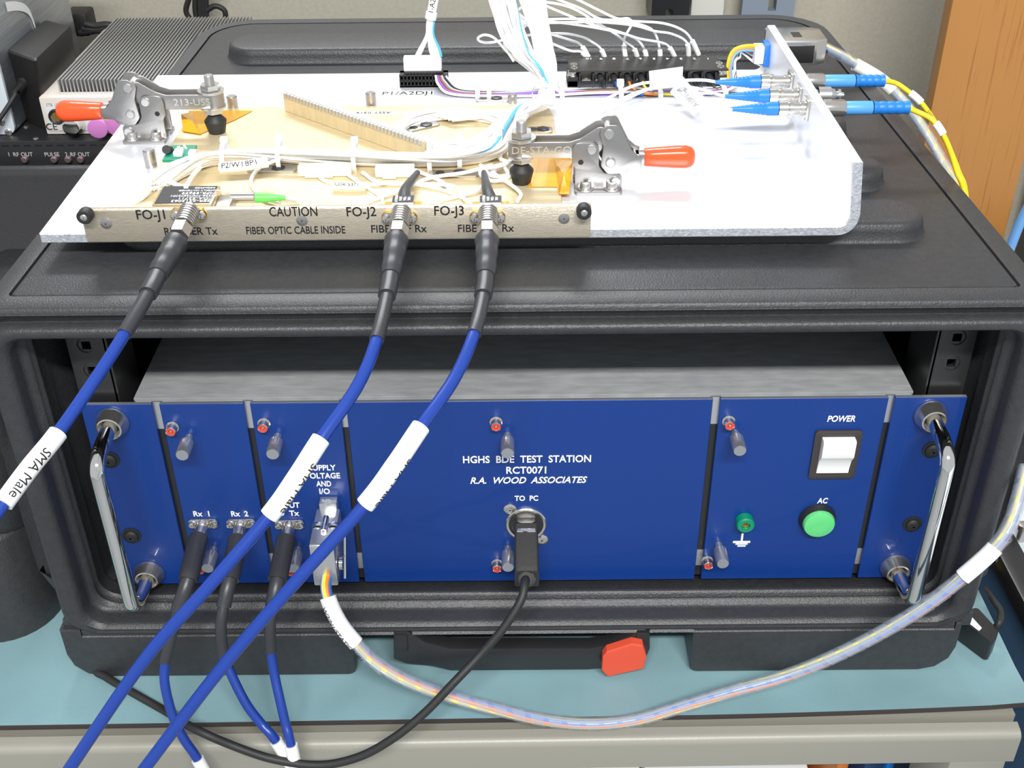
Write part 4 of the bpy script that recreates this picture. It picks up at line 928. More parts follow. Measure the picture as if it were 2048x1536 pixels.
# ---- plug pair with the cable going up
q = P(848, 175, Z=ZP); jy = q.y
ps = thing('plug_pair', 'white plug in a black two-row socket housing standing on the plate rear', 'connector', (q.x, jy, ZP))
xa = P(800, 175, Z=ZP).x; xb = P(896, 175, Z=ZP).x
bm = BM()
box(bm, (xa, jy, ZP + .0002), (xb, jy + .0015, ZP + .0012)); 
for r_ in range(3): box(bm, (xa, jy, ZP + .0002 + r_ * .0038), (xb, jy + .009, ZP + .0010 + r_ * .0038))
for i in range(14): x = xa + (xb - xa - .0006) * i / 13; box(bm, (x, jy, ZP + .0002), (x + .0006, jy + .009, ZP + .0085))
box(bm, (xa, jy + .005, ZP + .0002), (xb, jy + .010, ZP + .0086)); link('socket_housing', bm, M_RUB, ps, smooth=False)
bm = BM(); box(bm, (xa + .003, jy + .002, ZP + .0086), (xb - .003, jy + .010, ZP + .0100), .0004)
for i in range(12): x = xa + .004 + (xb - xa - .009) * i / 11; box(bm, (x, jy + .001, ZP + .0090), (x + .0014, jy + .0025, ZP + .0104))
link('latch_row', bm, M_BLKM, ps, smooth=False)
bm = BM(); box(bm, (xa + .003, jy + .003, ZP + .0100), (xb - .004, jy + .010, ZP + .0175), .0006); box(bm, (xa + .003, jy + .004, ZP + .0175), (xb - .0045, jy + .011, ZP + .0186), .0003); link('plug_housing', bm, M_WHITE, ps)
uc = thing('upright_cable', 'white wire bundle with label rising from the white plug out of frame', 'cable', (q.x, jy + .007, ZP + .018))
for i, (xs_, c) in enumerate(((832, 0), (838, 0), (866, 0), (870, 0), (874, 0), (878, 0), (883, 1))):
    a = P(xs_, 130, Y=jy + .007); off = (i - 3) * .0009
    m1 = P(860, 70, Y=jy + .009); m2 = P(862, 40, Y=jy + .010); m3 = P(876, -30, Y=jy + .012); m4 = P(892, -110, Y=jy + .014)
    ct = [Vector((a.x, jy + .007, ZP + .0185)), P(xs_ * .45 + 860 * .55, 98, Y=jy + .008) + Vector((off, 0, 0)), m1 + Vector((off * .8, 0, 0)), m2 + Vector((off * .7, 0, 0)), m3 + Vector((off * .5, 0, 0)), m4]
    wire('wire', ct, .0010, mat('sky_blue_wire', (.10, .45, .85), .4) if c else M_WIREW, uc)
bm = BM(); pp = spline([P(861, 38, Y=jy + .010), P(868, 0, Y=jy + .011), P(880, -50, Y=jy + .012)], 8); sweep(bm, pp, .0031, 14); lb = link('label_sleeve', bm, M_PAPER, uc, auto=60)
wrap_text('P1-A2DJ', pp, 1, (-.1, -1, .1), .0031, .0048, lb)
bm = BM(); sweep(bm, pp[:4], .0038, 14); link('tie_band', bm, M_WHITE, uc)

# ================================================================== WHITE HARNESS
hn = thing('wiring_harness', 'white wire harness looping over the gold tray and rising out of frame', 'wiring harness', (-.08, .09, TZ))
def strand(ct, r=.00095, m=None, par=None, k=6): return wire('wire', ct, r, m or M_WIREW, par or hn, k, 7)
# main bundle, left to right then up
main = [(312, 372, .006), (345, 345, .008), (400, 322, .009), (480, 312, .009), (560, 312, .008), (650, 315, .008), (740, 318, .008), (830, 320, .008), (920, 318, .009), (985, 302, .011), (1012, 262, .012), (1040, 225, .012), (1085, 205, .014)]
up1 = [(1098, 165, .2), (1075, 130, .205), (1045, 105, .21), (1022, 60, .215), (1005, 0, .22), (985, -80, .225)]
up2 = [(1100, 165, .2), (1102, 120, .2), (1094, 60, .205), (1082, 0, .21), (1075, -80, .215)]
NS = 34
for i in range(NS):
    a = random.random() * 6.283; rr = .0092 * math.sqrt(random.random()); ph = random.random() * 6; ct = []
    for j, (x, y, h) in enumerate(main):
        aa = a + j * .35 + .3 * math.sin(ph + j); q = P(x, y, Z=ZP + h); sc_ = .55 if j in (0,) else 1
        ct.append(Vector((q.x + rr * math.cos(aa) * .8 * sc_, q.y + rr * math.cos(aa + 1.2) * .9 * sc_, max(TZ + .0012, q.z + rr * math.sin(aa) * .75))))
    up = up1 if i % 3 else up2
    for j, (x, y, yy) in enumerate(up):
        aa = a + j * .5; q = P(x, y, Y=yy); s_ = .55 + .12 * j if up is up1 else .45
        ct.append(q + Vector((rr * math.cos(aa) * s_, rr * math.sin(aa) * s_, 0)))
    strand(ct, .00120, mat('sky_blue_wire', (.10, .45, .85), .4) if i in (19,) else None)
# ring of wires on the tray
rc = P(905, 262, Z=TZ + .003)
for i in range(16):
    ct = []; n = 16; a0_ = random.random() * .3
    for j in range(n + 1):
        a = math.pi * 2 * j / n + a0_; rx = .0305 + (i % 4) * .0011 + .0009 * math.sin(3 * a + i); ry = .0255 + (i % 4) * .0011 + .0008 * math.sin(2 * a + i)
        ct.append((rc.x + rx * math.cos(a), rc.y + ry * math.sin(a), TZ + .0012 + (i // 4) * .0018 + .0003 * math.sin(4 * a + i)))
    ct[-1] = ct[0]; strand(ct, .00095)
# feeders from the ring to the rising point
for i in range(9):
    o_ = (i - 4) * .0018
    q0 = P(905 - 8 * i, 232, Z=TZ + .004); q1 = P(1000, 222 + i, Z=ZP + .006 + .001 * (i % 3)); q2 = P(1060, 212, Z=ZP + .009 + .001 * (i % 2)); q3 = P(1090, 180, Y=.198)
    strand([q0 + Vector((0, o_, 0)), q1 + Vector((0, o_, 0)), q2 + Vector((0, o_ * .7, 0)), q3 + Vector((o_ * .4, 0, 0)), P(1098, 150, Y=.2) + Vector((o_ * .4, 0, 0)), P(1090, 60, Y=.205) + Vector((o_ * .3, 0, 0)), P(1078, -60, Y=.21)], .001)
# hanging loose strands in front of the bundle
loose = [[(560, 318, .008), (520, 335, .006), (502, 362, .004), (520, 392, .004), (560, 407, .004)], [(632, 345, .004), (650, 362, .003), (700, 372, .003), (790, 366, .004), (870, 376, .003), (930, 398, .003)],
         [(685, 342, .004), (720, 366, .003), (760, 392, .003), (765, 405, .003)], [(725, 345, .004), (760, 366, .003), (830, 368, .004), (905, 372, .006), (930, 400, .004)], [(985, 330, .008), (930, 345, .006), (860, 356, .005), (800, 380, .004), (735, 405, .003)],
         [(830, 340, .005), (880, 362, .004), (900, 380, .004)], [(1025, 318, .008), (985, 345, .006), (955, 380, .004), (880, 402, .003)], [(960, 330, .007), (1000, 355, .005), (1040, 385, .004), (1035, 402, .004)], [(1000, 318, .010), (1025, 330, .008), (1020, 352, .006), (985, 362, .005), (960, 345, .006), (1000, 330, .010), (1045, 322, .012)],
         [(1010, 335, .009), (1015, 350, .007), (985, 352, .007), (972, 338, .009), (1005, 330, .011), (1045, 315, .013)], [(880, 300, .006), (930, 305, .006), (960, 296, .007), (1000, 290, .008)]]
for i in range(12):
    o_ = (i - 5.5) * 2.6; h = .003 + .0011 * (i % 5)
    strand([P(850 + (i % 4) * 12, 306 + o_ * .3, Z=TZ + h), P(905 + 4 * (i % 3), 300 + o_ * .5, Z=TZ + h), P(965, 282 + o_, Z=TZ + h + .002), P(1000 + (i % 3) * 4, 250 + o_, Z=TZ + h + .003), P(1040, 222 + o_ * .8, Z=TZ + h + .005), P(1080, 205 + o_ * .4, Z=TZ + h + .008), P(1094, 180, Y=.200) + Vector((o_ * .0002, 0, 0)), P(1100 - (i % 2) * 20, 110, Y=.204) + Vector((o_ * .0002, 0, 0)), P(1060 - (i % 3) * 20, -60, Y=.215)], .00105)
for l_ in loose: strand([P(x, y, Z=ZP + h) for x, y, h in l_], .0011)
for l_ in ([(330, 360, .008), (360, 372, .008), (372, 372, .014)], [(400, 335, .009), (385, 352, .010), (372, 375, .015)], [(300, 378, .006), (285, 395, .004), (268, 405, .003)], [(310, 365, .006), (290, 390, .004), (262, 402, .003)]): strand([P(x, y, Z=ZP + h) for x, y, h in l_], .0013)
# ties and connector blocks on the harness
for x, y, hh in ((450, 312, .010), (560, 308, .009), (710, 312, .009), (860, 312, .009), (920, 308, .010), (1000, 285, .012)):
    q = P(x, y, Z=ZP + hh); bm = BM(); lathe(bm, (q.x - .0013, q.y, q.z - .001), (1, 0, 0), [(0, .0088), (.0026, .0088)], 20); 
    box(bm, (q.x - .0022, q.y + .001, q.z + .0070), (q.x + .0022, q.y + .005, q.z + .0102), .0008); link('cable_tie', bm, M_WHITE, hn)
q = P(1095, 192, Z=ZP + .016); bm = BM(); lathe(bm, q, (.2, -.3, 1), [(-.001, .0100), (.002, .0100)], 20); box(bm, (q.x - .003, q.y - .011, q.z - .002), (q.x + .004, q.y - .006, q.z + .004), .0008); link('cable_tie', bm, M_WHITE, hn)
for x, y, l in ((650, 340, .030), (790, 342, .022)):
    q = P(x, y, Z=TZ + .003); bm = BM(); box(bm, (q.x - l / 2, q.y - .003, TZ + .0002), (q.x + l / 2, q.y + .004, TZ + .006), .0006); box(bm, (q.x - l / 2 + .004, q.y - .005, TZ + .0002), (q.x + l / 2 - .010, q.y - .003, TZ + .0045), .0005); link('splice_block', bm, mat('ivory_nylon', (.85, .84, .72), .4), hn)
q = P(487, 328, Z=ZP + .009)
bm = BM(); pp = spline([P(440, 336, Z=ZP + .0135), P(490, 331, Z=ZP + .015), P(535, 324, Z=ZP + .015)], 8); sweep(bm, pp, .0030, 12); lb = link('label_sleeve', bm, M_PAPER, hn, auto=60); wrap_text('P2/W18P1', pp, 1, (0, -.8, .7), .0030, .0044, lb)
bm = BM(); pp = spline([P(665, 371, Z=TZ + .003), P(700, 373, Z=TZ + .003), P(735, 371, Z=TZ + .003)], 6); sweep(bm, pp, .0021, 12); lb = link('label_sleeve', bm, M_PAPER, hn, auto=60); wrap_text('CDA 5371', pp, 1, (0, -.6, .8), .0021, .0030, lb)

# ---- arcing white leads into the terminal strip
def Z3(l, ys, ye): 
    n = len(l) - 1; return [P(840 + x / 3.413, y / 3.413, Y=ys + (ye - ys) * i / n) for i, (x, y) in enumerate(l)]
LE = [[(1917, 395), (1850, 265), (1780, 200), (1650, 158), (1450, 145), (1100, 130), (760, 140), (620, 185), (575, 300), (640, 420)],
      [(1835, 395), (1820, 290), (1720, 232), (1600, 212), (1450, 172), (1200, 150), (900, 155), (720, 150), (600, 215), (610, 330)],
      [(1750, 395), (1700, 320), (1640, 290), (1500, 265), (1380, 228), (1200, 190), (1000, 160), (850, 150), (690, 170), (600, 260), (640, 380)],
      [(1640, 395), (1635, 330), (1605, 230), (1540, 180), (1400, 150), (1230, 130), (1100, 60), (960, 5), (800, -60)],
      [(1550, 395), (1530, 335), (1480, 270), (1370, 222), (1150, 160), (1000, 100), (870, 45), (720, -20)],
      [(1490, 395), (1460, 330), (1400, 285), (1330, 230), (1200, 150), (1050, 60), (900, 20), (760, 20), (650, 90), (610, 200), (650, 340)],
      [(1405, 395), (1393, 310), (1400, 250), (1445, 165), (1420, 127), (1340, 125), (1200, 60), (1080, 0), (950, -60)],
      [(1270, 395), (1235, 335), (1180, 290), (1100, 250), (950, 228), (700, 245), (500, 288), (420, 285), (395, 262), (440, 238), (510, 262), (600, 360), (700, 440), (800, 520)],
      [(1165, 385), (1100, 310), (1020, 272), (850, 215), (700, 115), (560, -20)],
      [(1160, 388), (1100, 355), (1020, 345), (850, 270), (750, 185), (640, 80), (540, -30)],
      [(700, 350), (670, 310), (700, 200), (780, 140), (880, 160)]]
tl = thing('terminal_leads', 'thin white leads arcing up from behind the numbered terminal strip cover', 'wires', (.08, .262, ZP + .004))
for i, l in enumerate(LE):
    ct = Z3(l, .263, .215 if i not in (3, 4, 6, 8, 9) else .255)
    if i < 10: ct = [Vector((ct[0].x, .2615, ZP + .0085))] + ct[1:]
    strand(ct, .00085, None, tl)
    if i < 10:
        pp = spline(ct, 8)[2:8] if i != 6 else spline(ct, 8)[2:9]; bm = BM(); sweep(bm, pp, .0017, 12); link('marker_sleeve', bm, M_PAPER, tl)

# ================================================================== FLANGE FIBRE CONNECTORS
FZ = [P(1583, 163, X=XI), P(1600, 190, X=XI), P(1615, 218, X=XI)]
zc = sum(q.z for q in FZ) / 3
rows = [(FZ[0].y, 1430, 1520), (FZ[1].y, 1450, 1537), (FZ[2].y, 1460, 1555)]
for i, (yy, xa_, xb_) in enumerate(rows):
    z = zc; nm = ('rearmost', 'middle', 'front')[i]
    xs0 = P(xa_, FZ[i].z and (163, 190, 217)[i], Y=yy).x; xs1 = P(xb_, (163, 190, 217)[i], Y=yy).x
    ad = thing('fibre_adapter', 'nickel bulkhead fibre adapter in the flange, %s of three' % nm, 'adapter', (XI, yy, z - .004), 'fibre adapters in the flange')
    bm = BM(); box(bm, (XI - .0018, yy - .0055, z - .0062), (XI - .0001, yy + .0055, z + .0062), .0005); lathe(bm, (XI - .0018, yy, z), (-1, 0, 0), [(0, .0042), (.003, .0042), (.003, .0032), (.006, .0032)], 20)
    lathe(bm, (XO + .0001, yy, z), (1, 0, 0), [(0, .0046), (.0016, .0046), (.0016, .0036), (.007, .0036), (.007, .0030), (.012, .0030)], 20, rfun=None); link('adapter_body', bm, M_NICK, ad)
    if i == 1:
        bm = BM(); lathe(bm, (XO + .005, yy, z), (1, 0, 0), [(0, .0050), (.0075, .0050), (.008, .0042), (.010, .0038), (.0105, .0026), (.012, .0024), (.012, .0036), (.0135, .0036), (.0135, .0018), (.0155, .0018), (.0155, 0)], 28, rfun=lambda k, h: 1 + .03 * (k % 2) if h < .0076 else 1); link('dust_cap', bm, M_SCREW, ad)
    pc = thing('fibre_pigtail', 'white fibre lead with tapered blue boot plugged into the %s adapter' % nm, 'fibre lead', (xs0, yy, z), 'blue-booted leads inside the flange')
    bm = BM(); L2 = XI - .004 - xs1
    lathe(bm, (xs1, yy, z), (1, 0, 0), [(0, .0030), (.0003, .0046), (.0055, .0048), (.006, .0040), (.0066, .0046), (.0082, .0046), (.0084, .0036), (L2, .0036)], 28, rfun=lambda k, h: 1 + .025 * (k % 2) if h < .006 else 1); link('coupling_nut', bm, M_NICK, pc)
    bm = BM(); Lb = xs1 - xs0; prr = []
    for j in range(24):
        f = j / 23; r = .0012 + (.0040 - .0012) * min(1, f * 1.25); prr.append((f * Lb, r * (.90 if (j % 2 and f < .75) else 1)))
    lathe(bm, (xs0, yy, z), (1, 0, 0), prr, 20); link('boot', bm, M_BOOT, pc, auto=25)
    tails = {0: [(1400, 160), (1330, 163), (1290, 166), (1258, 175), (1210, 200), (1170, 225)], 1: [(1440, 190), (1400, 178), (1350, 172), (1290, 180), (1230, 205), (1190, 235)], 2: [(1445, 220), (1420, 212), (1395, 185), (1360, 165), (1320, 170), (1250, 200), (1200, 240)]}[i]
    zz = [z, z - .001, ZP + .010, ZP + .009, ZP + .006, ZP + .003, ZP + .002]
    ct = [Vector((xs0 + .002, yy, z))] + [P(x, y, Z=zz[j]) for j, (x, y) in enumerate(tails)]
    wire('fibre', ct, .0010, M_WIREW, pc)
for i in (0, 2):
    yy = rows[i][0]; nm = 'rear' if i == 0 else 'front'; z = zc
    yl = (163, 0, 219)[i]
    x1 = P((1628, 0, 1648)[i], yl, Y=yy).x; x2 = P((1648, 0, 1690)[i], yl, Y=yy).x; x3 = P((1710, 0, 1745)[i], yl, Y=yy).x; x4 = P((1768, 0, 1817)[i], yl, Y=yy).x
    fc = thing('fibre_patch_cable', 'yellow fibre patch cable with long blue boot on the %s outer adapter' % nm, 'fibre cable', (x1, yy, z), 'yellow patch cables outside the flange')
    bm = BM(); lathe(bm, (XO + .0035, yy, z), (1, 0, 0), [(0, .0044), (.0005, .0048), (x2 - XO - .0045, .0048), (x2 - XO - .0035, .0042)], 28, rfun=lambda k, h: 1 + .03 * (k % 2)); link('coupling_nut', bm, M_NICK, fc)
    bm = BM(); lathe(bm, (x2 - .001, yy, z), (1, 0, 0), [(0, .0036), (.001, .0040), (x3 - x2, .0040), (x3 - x2 + .0005, .0037)], 22); o = link('boot_sleeve', bm, M_BOOTL, fc); o['label'] = 'smooth light blue sleeve'
    bm = BM(); n = 14; prr = []
    for j in range(n): prr.append((x3 - x2 + (x4 - x3) * j / (n - 1), .0038 * (.90 if j % 3 == 2 else 1)))
    lathe(bm, (x2, yy, z), (1, 0, 0), prr + [(x4 - x2, .0014)], 22); link('boot', bm, M_BOOT, fc, auto=25)
    tl_ = ((1790, 166, .243), (1815, 182, .240), (1842, 205, .237), (1872, 248, .232), (1898, 295, .226), (1918, 345, .220), (1932, 390, .215)) if i == 0 else ((1835, 224, .212), (1862, 238, .212), (1882, 262, .211), (1900, 300, .209), (1914, 345, .207), (1928, 388, .205))
    ct = [Vector((x4 - .002, yy, z))] + [P(x, y, Y=yy - .004 * j + (.006 if i == 0 else 0)) for j, (x, y, _) in enumerate(tl_)]
    ct += [ct[-1] + Vector((.012, -.005, -.05)), Vector((.300, .165, .02)), Vector((.306, .115, BT + .03)), Vector((.311, .082, BT - .02))]
    wire('cord', ct, .0016, M_YEL, fc, 10, 10)
    pp = spline(ct, 10)
    if i == 0: wrap_text('SMF-28 ULTRA  OFNR', pp, 34, (CLOC - pp[40]).normalized(), .0016, .0030, fc, mat('olive_ink', (.20, .14, .01), .5))
    bm = BM(); ia = (22 if i == 0 else 24); sweep(bm, pp[ia:ia + 9], .0024, 12); link('label_sleeve', bm, M_PAPER, fc, auto=60)
# paper flag labels
pf = thing('paper_flags', 'white folded label flag reading A10P1CP3 on the fibre leads above the plate', 'label', P(1370, 180, Z=ZP + .012))
def flagq(c4, s=None):
    bm = BM(); vs = [bm.verts.new(p) for p in c4] ; vs2 = [bm.verts.new(p + Vector((0, .0003, -.0003))) for p in c4]
    bm.faces.new(vs); bm.faces.new(vs2[::-1])
    for i in range(4): bm.faces.new((vs[i], vs2[i], vs2[(i + 1) % 4], vs[(i + 1) % 4]))
    bmesh.ops.recalc_face_normals(bm, faces=bm.faces); return link('paper_flag', bm, M_PAPER, pf, smooth=False)
flagq([P(1298, 142, Z=ZP + .019), P(1300, 180, Z=ZP + .010), P(1364, 172, Z=ZP + .010), P(1366, 133, Z=ZP + .019)])
c = [P(1340, 184, Z=ZP + .010), P(1388, 232, Z=ZP + .004), P(1411, 209, Z=ZP + .009), P(1366, 153, Z=ZP + .017)]
g = flagq(c); ce = sum(c, Vector()) / 4; ux = (c[0] - c[1]).normalized(); uy = (c[1] - c[2]); uy = (uy - ux * uy.dot(ux)).normalized(); nn = ux.cross(uy)
if nn.dot(CLOC - ce) < 0: uy = -uy; nn = -nn
text('A10P1CP3', ce + nn * .0004, .0052, mat('faint_grey_ink', (.35, .36, .38), .5), g, ux=-ux if False else ux, uy=uy)

# ================================================================== LEFT: OPEN CASE, RACK UNIT, INSTRUMENTS
oc = thing('open_case', 'black molded open case at the far left with a deep empty tub', 'case', (-.52, .2, BT))
bm = BM(); RZ = .100; OX0, OX1, OY0, OY1 = -.80, -.2965, .002, .408
def rr4(x0, x1, y0, y1, z, r, n=8):
    return [(p[0], p[1], z) for p in rpoly([(x0, y0), (x1, y0), (x1, y1), (x0, y1)], r, n)]
loft(bm, [rr4(OX0 + .01, OX1 - .006, OY0 + .01, OY1, .022, .03), rr4(OX0, OX1 + .0, OY0 + .004, OY1, .045, .03), rr4(OX0, OX1, OY0 + .004, OY1, RZ - .006, .03), rr4(OX0 + .001, OX1 - .001, OY0 + .005, OY1 - .001, RZ - .001, .03), rr4(OX0 + .004, OX1 - .004, OY0 + .008, OY1 - .004, RZ, .028), rr4(OX0 + .010, OX1 - .010, OY0 + .014, OY1 - .010, RZ - .001, .024), rr4(OX0 + .013, OX1 - .013, OY0 + .017, OY1 - .013, RZ - .006, .022), rr4(OX0 + .02, OX1 - .02, OY0 + .026, OY1 - .022, .02, .02), rr4(OX0 + .03, OX1 - .03, OY0 + .036, OY1 - .03, .012, .02)], True, True)
o = link('tub_shell', bm, [M_CASE, M_CASESHADE], oc, auto=50)
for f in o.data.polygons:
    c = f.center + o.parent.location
    if OX0 + .011 < c.x < OX1 - .011 and OY0 + .015 < c.y < OY1 - .011 and c.z > .005: f.material_index = 1  # inner tub faces get the copy with shade in its colour
for (xa_, xb_, ya_, yb_) in ((-.46, -.3025, .0, .13), (-.80, -.64, .0, .13), (-.46, -.3025, .30, .43), (-.80, -.64, .30, .43)):
    bm = BM(); loft(bm, [rr4(xa_, xb_, ya_, yb_, BT + .0002, .035), rr4(xa_, xb_, ya_, yb_, BT + .003, .036), rr4(xa_ + .002, xb_ - .002, ya_ + .002, yb_ - .002, .022, .036), rr4(xa_ + .005, xb_ - .005, ya_ + .005, yb_ - .005, .026, .034), rr4(xa_ + .014, xb_ - .014, ya_ + .014, yb_ - .014, .030, .03)], True, True); link('foot', bm, M_CASE, oc, auto=50)
for x in (-.36, -.44, -.52, -.60):
    bm = BM(); stadium(bm, x - .03, x + .02, .10, .135, .013, .034); link('floor_bump', bm, M_CASE, oc, auto=50)
# rack unit behind
RU = .112
ru = thing('rack_unit', 'black rack unit lettered RF OUT and PULSE behind the open case', 'rack unit', (-.52, .50, .0))
bm = BM(); fy = P(100, 285, Z=RU).y + .004; box(bm, (-.85, fy, -.03), (-.292, .74, RU), .001); link('unit_body', bm, M_BLKM, ru)
# legs beneath it down to the mat
bm = BM(); box(bm, (-.84, fy + .01, BT + .0002), (-.30, .73, -.0305), .002); link('unit_base', bm, M_BLKM, ru)
bm = BM()
for i in range(26): x = -.31 - i * .0095; box(bm, (x - .003, fy - .0003, RU - .0048), (x + .003, fy + .0005, RU - .0036))
link('vent_slot', bm, M_INK, ru, smooth=False)
for s, px in (('1', 18), ('RF OUT', 46), ('PULSE', 104), ('2', 133), ('RF OUT', 160)):
    q = P(px, 309, Y=fy); text(s, (q.x, fy - .0002, q.z), .0052, mat('pale_grey_ink', (.55, .56, .58), .5), ru, sx=.95)
for px in (48, 107, 135, 160):
    q = P(px, 318, Y=fy - .003); bm = BM(); lathe(bm, (q.x, fy, q.z - .001), (0, -1, 0), [(0, .003), (.003, .003), (.0040, .0022), (.0040, 0)], 18); link('unit_connector', bm, mat('dull_pink_brass', (.5, .36, .36), .3, metal=.8), ru)
for px, py in ((72, 278), (52, 255)):
    q = P(px, py, Z=RU); bm = BM(); screw(bm, (q.x, q.y, RU), (0, 0, 1), .0024, .0014); link('top_screw', bm, M_STEEL, ru)
# heatsink instrument
q0 = P(94, 268, Z=RU + .001); ix0 = q0.x; iy0 = q0.y; ht = P(77, 195, Y=iy0).z
ix1 = P(330, 145, Z=ht + .02).x + .012
hi = thing('heatsink_instrument', 'cream instrument with finned silver heatsink behind the left clamp', 'instrument', ((ix0 + .06), iy0, RU))
fz = P(115, 160, Y=iy0 + .012).z
fx0 = P(115, 160, Y=iy0 + .012).x; fyb = P(225, 35, Z=fz).y; ix1 = P(500, 36, Z=fz).x
fx1 = ix1
bm = BM(); box(bm, (ix0, iy0, RU + .0005), (fx1, fyb, ht), .0012); link('instrument_body', bm, M_CREAM, hi)
bm = BM(); box(bm, (ix0 + .004, iy0 - .001, RU + .004), (ix0 + .16, iy0 + .0005, ht - .006), .0006); fpn = link('face_panel', bm, M_FACE, hi)
bm = BM(); bzb = ht; zbase = P(120, 186, Y=iy0 + .010).z
box(bm, (fx0 - .001, iy0 + .008, bzb), (fx1, fyb, zbase), .0005); hs = link('heatsink_base', bm, M_CREAM, hi)
bm = BM(); box(bm, (fx0 - .0005, iy0 + .0125, zbase), (fx1, fyb - .001, zbase + .0004)); link('fin_gap_shade', bm, M_INK, hi, smooth=False)  # black sheet that paints the shade in the gaps between the fins
nf = 42; pit = (fx1 - fx0) / (nf - 1); bm = BM(); box(bm, (fx0 - .0005, iy0 + .012, zbase - .0005), (fx0 + .0007, fyb, fz)); f0 = link('fin', bm, M_FIN, hi, smooth=False)
for i in range(1, nf):
    c_ = f0.copy(); COL.objects.link(c_); c_.parent = hi; c_.location = (pit * i, 0, 0)
def IF(x, y): return P(x, y, Y=iy0 - .001)
q = IF(113, 233); bm = BM(); lathe(bm, (q.x, iy0 - .001, q.z), (0, -1, 0), [(0, .0068), (.0015, .0066), (.0022, .0058), (.0010, .0045)], 28); link('round_socket', bm, M_BLKM, fpn)
bm = BM(); lathe(bm, (q.x, iy0 - .001, q.z), (0, -1, 0), [(.0002, .0045), (.0014, .0038), (.0014, 0)], 20); link('socket_core', bm, M_BRASS, fpn)
text('CE', (IF(103, 254).x, iy0 - .0011, IF(103, 254).z), .0085, M_INK, fpn); text('STB 1820', (IF(108, 210).x, iy0 - .0011, IF(108, 210).z), .0036, mat('grey_ink', (.3, .3, .32), .5), fpn)
q = IF(150, 246); bm = BM(); lathe(bm, (q.x, iy0 - .001, q.z), (0, -1, 0), [(0, .009), (.004, .0085), (.006, .0075), (.012, .0070), (.0125, .006), (.0125, 0)], 28); link('control_knob', bm, M_CHROME, fpn)
for x, y in ((203, 257), (240, 253)):
    q = IF(x + 5, y - 16); bm = BM(); lathe(bm, (q.x, iy0 - .001, q.z), (0, -1, 0), [(0, .0045), (.006, .0045), (.006, .003), (.008, .003)], 18); link('coax_socket', bm, M_BRASS, fpn)
    bm = BM(); lathe(bm, (q.x, iy0 - .008, q.z), (0, -1, 0), [(0, .0050), (.010, .0055), (.010, .0082), (.0125, .0084), (.013, .0075), (.013, 0)], 28); link('dust_cap', bm, M_PINK, fpn)
# silver box
a = P(30, 268, Z=RU + .001); ax = a.x; ay = a.y; by = P(150, 45, X=ax).y
sb = thing('silver_equipment_box', 'brushed silver equipment box at the upper left corner beside the power adapter', 'equipment box', (ax - .08, ay + .05, RU))
bm = BM(); box(bm, (ax - .16, ay + .004, RU + .0005), (ax, by, RU + .125), .004, 3); link('box_body', bm, M_SILV, sb)
bm = BM(); prism(bm, rpoly([(ax - .161, RU + .0005), (ax + .001, RU + .0005), (ax + .001, RU + .126), (ax - .161, RU + .126)], .007, 4), 1, ay, ay + .0045, bev=.0006); fpl = link('front_plate', bm, M_SILVF, sb)
for x, y in ((3, 244), (17, 264)):
    q = P(x, y, Y=ay); bm = BM(); screw(bm, (q.x, ay, q.z), (0, -1, 0), .0032, .0014); link('plate_screw', bm, M_SCREW, fpl)
pp = [P(x, y, X=ax + .0008) for x, y in ((12, 14), (30, 12), (48, 16), (60, 28), (67, 45), (71, 58))]; bm = BM()
prev = None
for i, p in enumerate(spline(pp, 5)):
    cur = [bm.verts.new(p + Vector((dx, 0, dz))) for dx, dz in ((0, .004), (.0005, .004), (.0005, -.004), (0, -.004))]
    if prev:
        for j in range(4): bm.faces.new((prev[j], prev[(j + 1) % 4], cur[(j + 1) % 4], cur[j]))
    prev = cur
lb = link('printed_label', bm, M_PAPER, sb)
# power adapter, wedged upright between the silver box and the heatsink instrument
pb = thing('power_adapter', 'black rectangular power adapter standing between silver box and heatsink', 'power adapter', (-.422, .48, RU))
tq = [(-.4382, .470), (-.4050, .443), (-.4050, .540), (-.4360, .562)]; bq = [(-.4384, .474), (-.4125, .452), (-.4125, .545), (-.4378, .560)]
def aring(f, z, sh=0):
    q = [(b_[0] * (1 - f) + t_[0] * f, b_[1] * (1 - f) + t_[1] * f) for b_, t_ in zip(bq, tq)]; c = (sum(p[0] for p in q) / 4, sum(p[1] for p in q) / 4)
    return [(p[0] + (c[0] - p[0]) * sh, p[1] + (c[1] - p[1]) * sh, z) for p in rpoly(q, .002, 3)]
bm = BM(); loft(bm, [aring(0, RU + .0005), aring(.5, .145), aring(.97, .1765), aring(1, .1780, .05)]); link('adapter_body', bm, mat('matt_black_plastic', (.014, .013, .0125), .5, bump=.1, scale=500), pb, auto=40)
cx_, cy_, cz_ = -.428, .4600, .152
wire('cord', [(cx_, cy_, cz_), (cx_ - .004, cy_ - .012, cz_ - .004), P(30, 190, Y=.445), P(6, 228, Y=.435), P(-20, 262, Y=.43), P(-60, 300, Y=.43)], .0021, M_RUB, pb)
bm = BM(); lathe(bm, (cx_, cy_ + .004, cz_), Vector((-.3, -1, -.4)), [(0, .0052)] + [(.002 + i * .002 + dd, .0048 - i * .0004 - e) for i in range(5) for dd, e in ((0, 0), (.0012, 0), (.0013, .0008), (.002, .0008))], 14); link('strain_relief', bm, M_RUB, pb)
